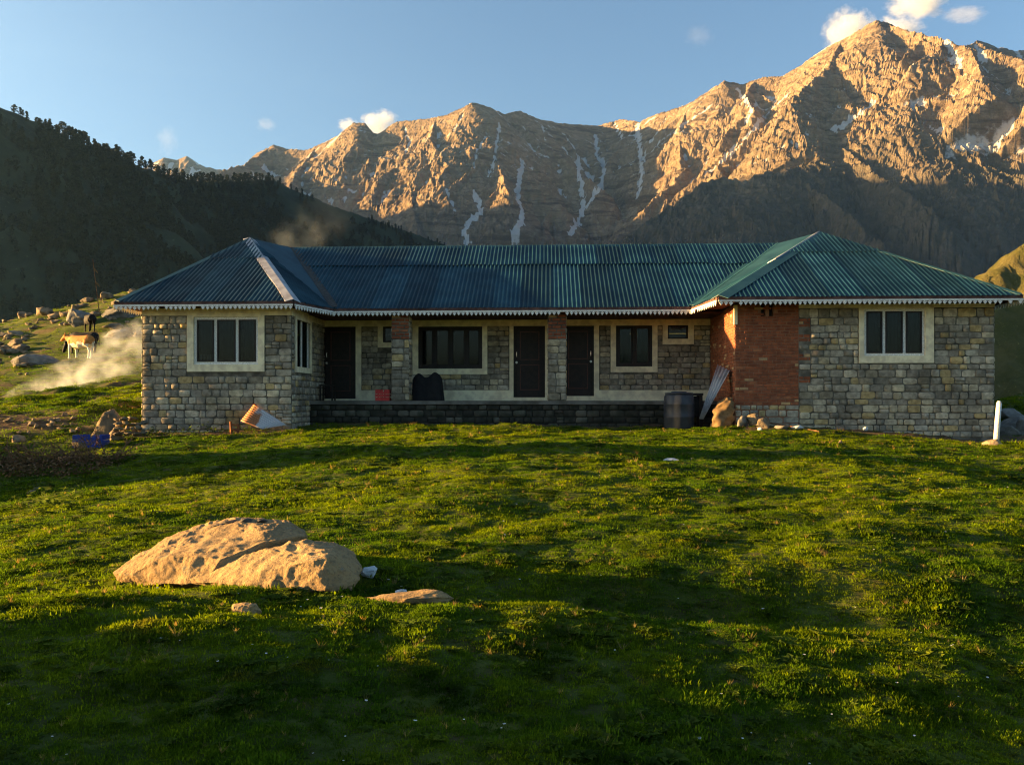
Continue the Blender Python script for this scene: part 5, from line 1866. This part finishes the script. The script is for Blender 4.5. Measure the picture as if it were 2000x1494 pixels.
# ------------------------------------------------------------------ rocks of the hillside
big = put_rock('rock', 143, 588, 40, 34, 501, M['rock'], 'big tan crag with a flat cap on the crest of the hillside', 'rock', 0.15, 0.9, rz=0.4)
put_rock('rock', 118, 588, 12, 16, 502, M['rock'], 'small upright stone beside the crag on the crest', 'rock', 0.15)
put_rock('rock', 145, 612, 16, 20, 503, M['rock'], 'small orange stone below the crag on the crest', 'rock', 0.15)
put_rock('rock', 150, 640, 66, 36, 504, M['grey_rock'], 'large grey rock left of the dark calf', 'rock', 0.3, 0.7, rz=0.2)
put_rock('rock', 228, 622, 96, 22, 505, M['grey_rock'], 'long grey slab right of the dark calf under the eave', 'rock', 0.3, 0.5, rz=0.1)
put_rock('rock', 230, 662, 60, 18, 506, M['grey_rock'], 'grey slab in the grass right of the cows', 'rock', 0.35, 0.6, rz=0.0)
put_rock('rock', 60, 713, 100, 24, 507, M['grey_rock'], 'long shaded rock ledge left of the smoke', 'rock', 0.4, 0.5, rz=0.1)
hill_me = [rock_mesh(520 + i, M['rock'], sub=3) for i in range(6)]
hr = random.Random(9)
nrk = 0
while nrk < 120:
    u = hr.uniform(-30, 275); v = hr.uniform(565, 735)
    if v < 630 - 0.26 * u or (u > 60 and v > 660): continue
    if 100 < u < 200 and v > 640: continue
    w_ = hr.choice((9, 12, 15, 19, 25, 34)) * hr.uniform(.8, 1.2)
    put_rock('rock', u, v, w_, w_ * hr.uniform(.25, .5), 520, None, 'weathered rock half sunk in the grassy hillside', 'rock', 0.36, hr.uniform(.6, 1.0), rz=hr.uniform(0, 6), group='rocks scattered over the hillside', me=hill_me[nrk % 6])
    nrk += 1
for i, (u, v, w_, h_) in enumerate([(256, 560, 14, 12), (275, 553, 12, 10), (240, 562, 10, 8), (290, 548, 12, 9)]):
    put_rock('rock', u, v, w_, h_, 540 + i, M['rock'], 'small pointed rock on the crest beside the roof edge', 'rock', 0.2, group='rocks on the crest by the roof', sub=2)


# ------------------------------------------------------------------ cattle
def cow_mat(name, c_body, c_pale, amount):
    m, nt, b = new_mat(name)
    tc = nt.nodes.new('ShaderNodeTexCoord')
    sx = nt.nodes.new('ShaderNodeSeparateXYZ'); nt.links.new(tc.outputs['Object'], sx.inputs[0])
    n_ = nnoise(nt, 2.6, 3, tc.outputs['Object'])
    low = nmath(nt, 'ADD', nmath(nt, 'MULTIPLY', sx.outputs[2], -1.5), nmath(nt, 'MULTIPLY', n_.outputs['Fac'], 1.2))
    f = nmaprange(nt, low, amount, amount + 0.12)
    n2 = nnoise(nt, 14, 4, tc.outputs['Object'])
    cb_ = nmix(nt, nmaprange(nt, n2.outputs['Fac'], 0.35, 0.65), c_body, tuple(q * 0.75 for q in c_body))
    c = nmix(nt, f, cb_, c_pale)
    nt.links.new(c, b.inputs['Base Color'])
    b.inputs['Roughness'].default_value = 0.8
    b.inputs['Specular IOR Level'].default_value = 0.2
    return m


def cow_mesh(name, mat, graze=False, horns=True):
    """cow facing +x, hooves at z=0, about 1.2 m at the withers; parts overlap and are fused into one skin"""
    mb = MB()
    # trunk: rump, loin, belly, chest, withers
    tr = [(-0.80, 0.93, .06, .08), (-0.76, 0.92, .20, .22), (-0.60, 0.90, .25, .29), (-0.35, 0.86, .27, .31), (-0.05, 0.82, .30, .34), (0.25, 0.83, .28, .34), (0.50, 0.88, .23, .33), (0.66, 0.93, .17, .26), (0.74, 0.96, .09, .15)]
    mb.tube([(x, 0, z) for x, z, a, b in tr], [(a, b) for x, z, a, b in tr], 14)
    if graze:
        nk = [(0.58, 0.98, .15, .22), (0.78, 0.86, .12, .17), (0.95, 0.64, .10, .14), (1.04, 0.46, .095, .12)]
        hd = [(1.00, 0.50, .08, .09), (1.06, 0.40, .105, .12), (1.12, 0.26, .085, .095), (1.17, 0.13, .07, .075), (1.19, 0.07, .05, .05)]
        ear = (1.00, 0.47); hn = (1.02, 0.54)
    else:
        nk = [(0.50, 0.95, .17, .26), (0.70, 1.00, .13, .20), (0.84, 1.07, .11, .16), (0.93, 1.13, .10, .13)]
        hd = [(0.90, 1.18, .08, .09), (0.98, 1.15, .115, .125), (1.12, 1.05, .095, .10), (1.23, 0.96, .085, .08), (1.28, 0.92, .06, .055)]
        ear = (0.93, 1.18); hn = (0.93, 1.25)
    mb.tube([(x, 0, z) for x, z, a, b in nk], [(a, b) for x, z, a, b in nk], 12)
    mb.tube([(x, 0, z) for x, z, a, b in hd], [(a, b) for x, z, a, b in hd], 12)
    for s in (-1, 1):
        mb.tube([(ear[0], s * 0.06, ear[1]), (ear[0] - 0.02, s * 0.16, ear[1] + 0.02), (ear[0] - 0.03, s * 0.24, ear[1] - 0.02)], [(0.03, 0.03), (0.055, 0.025), (0.015, 0.012)], 6)
        if horns:
            mb.tube([(hn[0], s * 0.06, hn[1] - 0.04), (hn[0] - 0.01, s * 0.10, hn[1] + 0.05), (hn[0] + 0.01, s * 0.10, hn[1] + 0.14)], [0.03, 0.025, 0.012], 6)
        # front legs
        fx_ = 0.50 + 0.07 * s
        mb.tube([(0.50, s * 0.13, 0.92), (0.50 + 0.02 * s, s * 0.15, 0.66), (fx_, s * 0.15, 0.40), (fx_ + 0.01, s * 0.15, 0.22), (fx_, s * 0.15, 0.10), (fx_ + 0.03, s * 0.15, 0.0)],
                [(.13, .16), (.085, .10), (.058, .062), (.042, .045), (.048, .05), (.058, .065)], 10)
        # hind legs: stifle forward, hock back
        hx_ = -0.60 - 0.10 * s
        mb.tube([(-0.58, s * 0.14, 0.92), (-0.52, s * 0.16, 0.68), (hx_ - 0.02, s * 0.16, 0.46), (hx_ - 0.06, s * 0.16, 0.38), (hx_ - 0.03, s * 0.16, 0.20), (hx_ - 0.02, s * 0.16, 0.09), (hx_ + 0.02, s * 0.16, 0.0)],
                [(.15, .20), (.11, .15), (.066, .08), (.055, .065), (.043, .045), (.048, .05), (.058, .065)], 10)
    mb.tube([(-0.78, 0, 1.08), (-0.86, 0, 1.0), (-0.88, 0, 0.75), (-0.87, 0, 0.50), (-0.87, 0, 0.36)], [.04, .03, .022, .03, .015], 6)
    tmp = bpy.data.objects.new('tmp', mesh_data('tmp', mb.v, mb.f))
    COL.objects.link(tmp)
    m1 = tmp.modifiers.new('r', 'REMESH'); m1.mode = 'VOXEL'; m1.voxel_size = 0.022
    m2 = tmp.modifiers.new('s', 'SMOOTH'); m2.factor = 0.5; m2.iterations = 3
    dg = bpy.context.evaluated_depsgraph_get()
    me = bpy.data.meshes.new_from_object(tmp.evaluated_get(dg))
    bpy.data.objects.remove(tmp)
    me.name = name
    me.materials.clear(); me.materials.append(mat)
    me.polygons.foreach_set('use_smooth', [True] * len(me.polygons))
    return me


M['cow_brown'] = cow_mat('cow_brown', (0.50, 0.20, 0.05), (0.78, 0.68, 0.52), -0.62)
M['cow_black'] = cow_mat('cow_black', (0.012, 0.010, 0.009), (0.02, 0.018, 0.016), 0.6)


def put_cow(name, u, v, me, heading, scale, label):
    p = on_ground(u, v, 23)
    print('cow at', p)
    return tag(link(name, me, None, (p.x, p.y, gh(p.x, p.y) - 0.03), (0, 0, heading), (scale,) * 3), label, 'cow')


put_cow('cow', 157, 700, cow_mesh('cow', M['cow_brown'], horns=True), R(180 - 20), 0.95, 'brown and white cow standing in sunlight on the hillside')
put_cow('cow', 164, 690, cow_mesh('cow', M['cow_black'], True), R(180 - 5), 0.95, 'black cow grazing with lowered head behind the brown cow')
put_cow('calf', 175, 648, cow_mesh('calf', M['cow_black'], False, False), R(180 - 50), 0.86, 'dark calf standing between rocks up the hillside')

# thin leaning pole with faded flags on the hillside
pf = P(194, 545, 50); ptop = P(181, 506, 50)
pf.z = min(pf.z, gh(pf.x, pf.y))
pole = empty('flag_pole', pf, 0, 'thin leaning stick with faded strips of cloth on the crest', 'pole')
pm_ = MB(); pm_.tube([(0, 0, 0), ptop - pf], [0.03, 0.02], 5); pm_.build('shaft', M['dry_branch'], pole)
for i in range(3):
    t = 0.35 + 0.25 * i
    c_ = (ptop - pf) * t
    obj('cloth_strip', [c_, c_ + V3((0.22, 0.02, -0.25)), c_ + V3((0.26, 0.05, -0.42)), c_ + V3((0.02, 0, -0.2))], [(0, 1, 2, 3)], M['sack'], pole)


# ------------------------------------------------------------------ grass
def clump(seed, nb, rad, h0, h1, wdt):
    r = random.Random(seed)
    mb = MB()
    for i in range(nb):
        a = r.uniform(0, 6.283); q = rad * math.sqrt(r.random())
        c_ = V3((q * math.cos(a), q * math.sin(a), -0.01))
        h = r.uniform(h0, h1)
        la = a + r.gauss(0, 0.9); ln = h * r.uniform(0.15, 0.9)
        d = V3((math.cos(la), math.sin(la), 0)); sd_ = V3((-d.y, d.x, 0)) * wdt * r.uniform(.7, 1.3)
        m_ = c_ + d * ln * 0.35 + V3((0, 0, h * 0.65)); t_ = c_ + d * ln + V3((0, 0, h))
        mb.add([c_ - sd_, c_ + sd_, m_ + sd_ * .8, m_ - sd_ * .8, t_], [(0, 1, 2, 3), (3, 2, 4)])
    return mesh_data('grass_clump', mb.v, mb.f, M['grass'])


gsrc = [source(clump(600 + i, 36, 0.055, 0.005, 0.014 + 0.005 * (i % 3), 0.0022)) for i in range(5)]


def rosette(seed):
    # flat broad-leaved weed
    r = random.Random(seed); mb = MB()
    for i in range(9):
        a = i * 0.698 + r.uniform(-.2, .2); ln = r.uniform(0.025, 0.05); d = V3((math.cos(a), math.sin(a), 0)); sd_ = V3((-d.y, d.x, 0)) * ln * 0.28
        m_ = d * ln * 0.55 + V3((0, 0, 0.012)); t_ = d * ln + V3((0, 0, r.uniform(0.004, 0.014)))
        mb.add([V3((0, 0, 0)), m_ + sd_, t_, m_ - sd_], [(0, 1, 2, 3)])
    return mesh_data('rosette', mb.v, mb.f, M['weed'])


def dry_tuft(seed):
    r = random.Random(seed); mb = MB()
    for i in range(14):
        a = r.uniform(0, 6.28); h = r.uniform(0.015, 0.038); d = V3((math.cos(a), math.sin(a), 0)) * h * r.uniform(.2, 1.1); sd_ = V3((-d.y, d.x, 0)).normalized() * 0.0013
        mb.add([-sd_, sd_, d + V3((0, 0, h))], [(0, 1, 2)])
    return mesh_data('dry_tuft', mb.v, mb.f, M['straw'])


def flower(seed):
    r = random.Random(seed); mb = MB()
    for i in range(1):
        c_ = V3((r.uniform(-.03, .03), r.uniform(-.03, .03), r.uniform(0.018, 0.03)))
        for k_ in range(5):
            a = k_ * 1.257; d = V3((math.cos(a), math.sin(a), 0.25)) * 0.0055; e_ = V3((-math.sin(a), math.cos(a), 0)) * 0.0025
            mb.add([c_, c_ + d - e_, c_ + d * 1.2, c_ + d + e_], [(0, 1, 2, 3)])
    return mesh_data('flower', mb.v, mb.f, M['white_paint'])


M['straw'] = grass_mat('straw', (0.30, 0.22, 0.07), (0.38, 0.28, 0.10), (0.25, 0.20, 0.08))
gextra = [source(rosette(1)), source(dry_tuft(2)), source(flower(3))]


def scatter_pts(N, d0, d1, dens, left_only=False):
    """random ground points in the cone of view, density dens(d) per square metre"""
    dd = np.linspace(d0, d1, 400)
    wgt = dens(dd) * (1.5 * dd + 5)
    tot = np.trapezoid(wgt, dd) if hasattr(np, 'trapezoid') else np.trapz(wgt, dd)
    n_ = int(tot)
    cdf = np.cumsum(wgt); cdf /= cdf[-1]
    y = np.interp(RNG.random(n_), cdf, dd)
    x = RNG.uniform(-1, 1, n_) * (0.75 * y + 2.5)
    return x, y


x, y = scatter_pts(0, 2.4, 27, lambda d: 2300 * np.minimum(1, (4.5 / d)) ** 1.45)
lx = (x - HX) * _c - (y - HY) * _s; ly = (x - HX) * _s + (y - HY) * _c
ok = ~((ly > 0.0) & (lx > 0) & (lx < XR1) & ~((lx > XL) & (lx < XR0) & (ly < 1.45)))
ok &= RNG.random(len(x)) > dirt_mask(x, y) * 0.93
x, y = x[ok], y[ok]
z = ground_h(x, y)
tuft = 0.75 + 0.5 * np.clip(fbm(x * 1.6, y * 1.6, 3, 201) + 0.3, 0, 1.2) + 0.25 * (noise2(x * 6, y * 6, 205) > 0.25)
be = np.hypot((x + 2.1) / 1.2, (y - 6.65) / 0.72)
tuft = tuft * (1 + 1.1 * np.exp(-((be - 1.0) / 0.14) ** 2))
tuft = tuft * (1 + 0.45 * sstep(0.32, 0.5, fbm(x * 0.8, y * 0.8, 3, 211)) * (RNG.random(len(x)) < 0.5))
scl = (0.85 + 0.055 * y) * tuft * RNG.uniform(0.7, 1.3, len(x))
gi = RNG.integers(0, 5, len(x))
wm_ = noise2(x * 0.9, y * 0.9, 231)
gi = np.where(RNG.random(len(x)) < 0.02 + 0.05 * (wm_ > 0.2), 5, gi)
gi = np.where(RNG.random(len(x)) < 0.006 + 0.03 * (noise2(x * 1.7, y * 1.7, 233) > 0.35), 6, gi)
gi = np.where(RNG.random(len(x)) < 0.0016, 7, gi)
gr = gn_scatter('grass', np.stack([x, y, z], -1), scl, RNG.uniform(0, 6.28, len(x)), gi, gsrc + gextra, RNG.normal(0, 0.12, (len(x), 2)))
tag(gr, 'short green turf covering the lawn', 'grass', kind='stuff')
x, y = scatter_pts(0, 20, 78, lambda d: 34 * (25 / d) ** 1.1)
ok = (x < np.where(y < 30, -9.8, -6)) & (x > -0.72 * y - 2) | ((x > 12.2) & (y < 40))
ok &= RNG.random(len(x)) > dirt_mask(x, y) * 0.9
x, y = x[ok], y[ok]
scl = RNG.uniform(2.0, 4.2, len(x)) * (0.7 + 0.6 * np.clip(fbm(x * .6, y * .6, 3, 207) + .4, 0, 1.3))
g2 = gn_scatter('hill_grass', np.stack([x, y, ground_h(x, y)], -1), scl, RNG.uniform(0, 6.28, len(x)), RNG.integers(0, 5, len(x)), gsrc, RNG.normal(0, 0.12, (len(x), 2)))
tag(g2, 'rough pasture covering the hillside', 'grass', kind='stuff')
print('post', po.location, 'grass', len(gr.data.vertices), len(g2.data.vertices))


# ------------------------------------------------------------------ air, smoke, clouds
def box_obj(name, x0, x1, y0, y1, z0, z1, mat):
    b_ = MB(); b_.box(x0, x1, y0, y1, z0, z1)
    return b_.build(name, mat)


def vol_mat(name):
    m = bpy.data.materials.new(name); m.use_nodes = True
    nt = m.node_tree
    nt.nodes.remove(nt.nodes['Principled BSDF'])
    v = nt.nodes.new('ShaderNodeVolumePrincipled')
    nt.links.new(v.outputs[0], nt.nodes['Material Output'].inputs['Volume'])
    return m, nt, v


HAZE = 2.1e-5
m_, nt, v = vol_mat('haze_air')
v.inputs['Density'].default_value = HAZE
v.inputs['Color'].default_value = (0.32, 0.62, 1.0, 1)
v.inputs['Anisotropy'].default_value = 0.55
tag(box_obj('haze', -7100, 7100, -300, 7400, -420, 2150, m_), 'thin haze in the valley air', 'haze', kind='stuff')


def plume(name, p0, p1, hw, hh, dens, color, label, scale=3.0, w0=0.10, w1=0.9, seed=0.0, rise=0.0):
    """volume domain along p0->p1; the density widens along it"""
    d = p1 - p0; Ln = d.length
    ang = math.atan2(d.y, d.x)
    m, nt, v = vol_mat(name + '_volume')
    tc = nt.nodes.new('ShaderNodeTexCoord')
    sx = nt.nodes.new('ShaderNodeSeparateXYZ'); nt.links.new(tc.outputs['Generated'], sx.inputs[0])
    gx, gy, gz = sx.outputs
    wdt = nmath(nt, 'ADD', nmath(nt, 'MULTIPLY', gx, (w1 - w0)), w0)
    nz = nnoise(nt, scale, 5, tc.outputs['Object'], 0.6)
    nz.noise_dimensions = '4D'; nz.inputs['W'].default_value = seed
    cy = nmath(nt, 'DIVIDE', nmath(nt, 'MULTIPLY', nmath(nt, 'SUBTRACT', gy, 0.5), 2.0), wdt)
    zc = nmath(nt, 'ADD', nmath(nt, 'MULTIPLY', gx, rise), 0.5 - rise * 0.5)
    cz = nmath(nt, 'DIVIDE', nmath(nt, 'MULTIPLY', nmath(nt, 'SUBTRACT', gz, zc), 2.0), wdt)
    r2 = nmath(nt, 'ADD', nmath(nt, 'MULTIPLY', cy, cy), nmath(nt, 'MULTIPLY', cz, cz))
    core = nmath(nt, 'MAXIMUM', nmath(nt, 'SUBTRACT', 1.0, r2), 0.0)
    nn = nmaprange(nt, nz.outputs['Fac'], 0.42, 0.70)
    ends = nmath(nt, 'MULTIPLY', nmaprange(nt, gx, 0.0, 0.06), nmaprange(nt, gx, 1.0, 0.55))
    thin = nmath(nt, 'DIVIDE', dens, nmath(nt, 'POWER', nmath(nt, 'ADD', wdt, 0.05), 1.7))
    D = nmath(nt, 'MULTIPLY', nmath(nt, 'MULTIPLY', core, nn), nmath(nt, 'MULTIPLY', ends, thin))
    nt.links.new(D, v.inputs['Density'])
    v.inputs['Color'].default_value = (*color, 1)
    v.inputs['Anisotropy'].default_value = 0.2
    b_ = MB(); b_.box(0, Ln, -hw, hw, -hh, hh)
    o = b_.build(name, m, None, loc=p0)
    dh = math.hypot(d.x, d.y)
    o.rotation_euler = (0, -math.atan2(d.z, dh), ang)
    return tag(o, label, 'smoke', kind='stuff')


plume('smoke', P(8, 792, 25.5), P(330, 655, 33), 1.7, 1.5, 0.34, (0.85, 0.92, 1.0), 'pale smoke drifting over the hillside below the cows', 1.3, 0.22, 0.95, 2.0)
plume('smoke', P(200, 680, 31), P(420, 610, 33), 1.3, 1.2, 0.25, (0.85, 0.92, 1.0), 'thin wisp of smoke at the left corner of the house', 1.5, 0.5, 0.9, 5.0)
plume('chimney_smoke', P(500, 520, 36), P(680, 395, 42), 1.6, 1.6, 0.04, (0.75, 0.88, 1.0), 'faint smoke rising behind the roof', 1.0, 0.5, 1.0, 7.0)


plume('smoke', P(2, 796, 25.4), P(170, 728, 28.5), 0.75, 0.65, 0.22, (0.85, 0.92, 1.0), 'thick smoke rising from its source at the left edge', 2.2, 0.35, 1.0, 9.0)


def cloud(name, u, v_, ru, rv, dist, dens, label, seed):
    m, nt, v = vol_mat(name + '_volume')
    tc = nt.nodes.new('ShaderNodeTexCoord')
    ln = nt.nodes.new('ShaderNodeVectorMath'); ln.operation = 'LENGTH'
    nt.links.new(tc.outputs['Object'], ln.inputs[0])
    nz = nnoise(nt, 2.1, 8, tc.outputs['Object'], 0.70)
    nz.noise_dimensions = '4D'; nz.inputs['W'].default_value = seed
    f = nmath(nt, 'SUBTRACT', nmath(nt, 'MULTIPLY', nz.outputs['Fac'], 2.5), nmath(nt, 'ADD', ln.outputs['Value'], 0.28))
    D = nmath(nt, 'MULTIPLY', nmaprange(nt, f, 0.08, 0.75), dens)
    nt.links.new(D, v.inputs['Density'])
    v.inputs['Color'].default_value = (0.90, 0.95, 1, 1)
    v.inputs['Anisotropy'].default_value = 0.0
    bm = bmesh.new(); bmesh.ops.create_icosphere(bm, subdivisions=2, radius=1.0)
    me = bpy.data.meshes.new(name); bm.to_mesh(me); bm.free(); me.materials.append(m)
    s_ = dist / F
    return tag(link(name, me, None, P(u, v_, dist), None, (ru * s_, ru * s_ * 0.6, rv * s_)), label, 'cloud')


cloud('cloud', 1660, 66, 60, 60, 8200, 0.009, 'bright white cloud puff on the left shoulder of the highest peak', 1.0)
cloud('cloud', 1752, 62, 62, 34, 8400, 0.008, 'low white cloud bank right behind the highest peak', 3.0)
cloud('cloud', 1790, 8, 70, 36, 8600, 0.006, 'ragged white cloud high above the highest peak', 4.4)
cloud('cloud', 1885, 30, 50, 20, 8800, 0.0015, 'thin faint cloud wisp at the upper right', 6.0)
cloud('cloud', 742, 246, 46, 36, 8300, 0.010, 'small white cumulus in the notch of the central range', 8.0)
cloud('cloud', 680, 246, 26, 18, 8300, 0.008, 'tiny white cloud left of the rounded rock tower', 9.5)
cloud('cloud', 1365, 70, 36, 26, 8600, 0.0003, 'very faint cloud wisp in the blue sky at the centre right', 11.0)
cloud('cloud', 325, 275, 26, 40, 8600, 0.0007, 'faint upright cloud wisp above the small distant summit', 12.0)
cloud('cloud', 520, 243, 26, 16, 8600, 0.0010, 'faint little cloud left of the central range', 13.0)
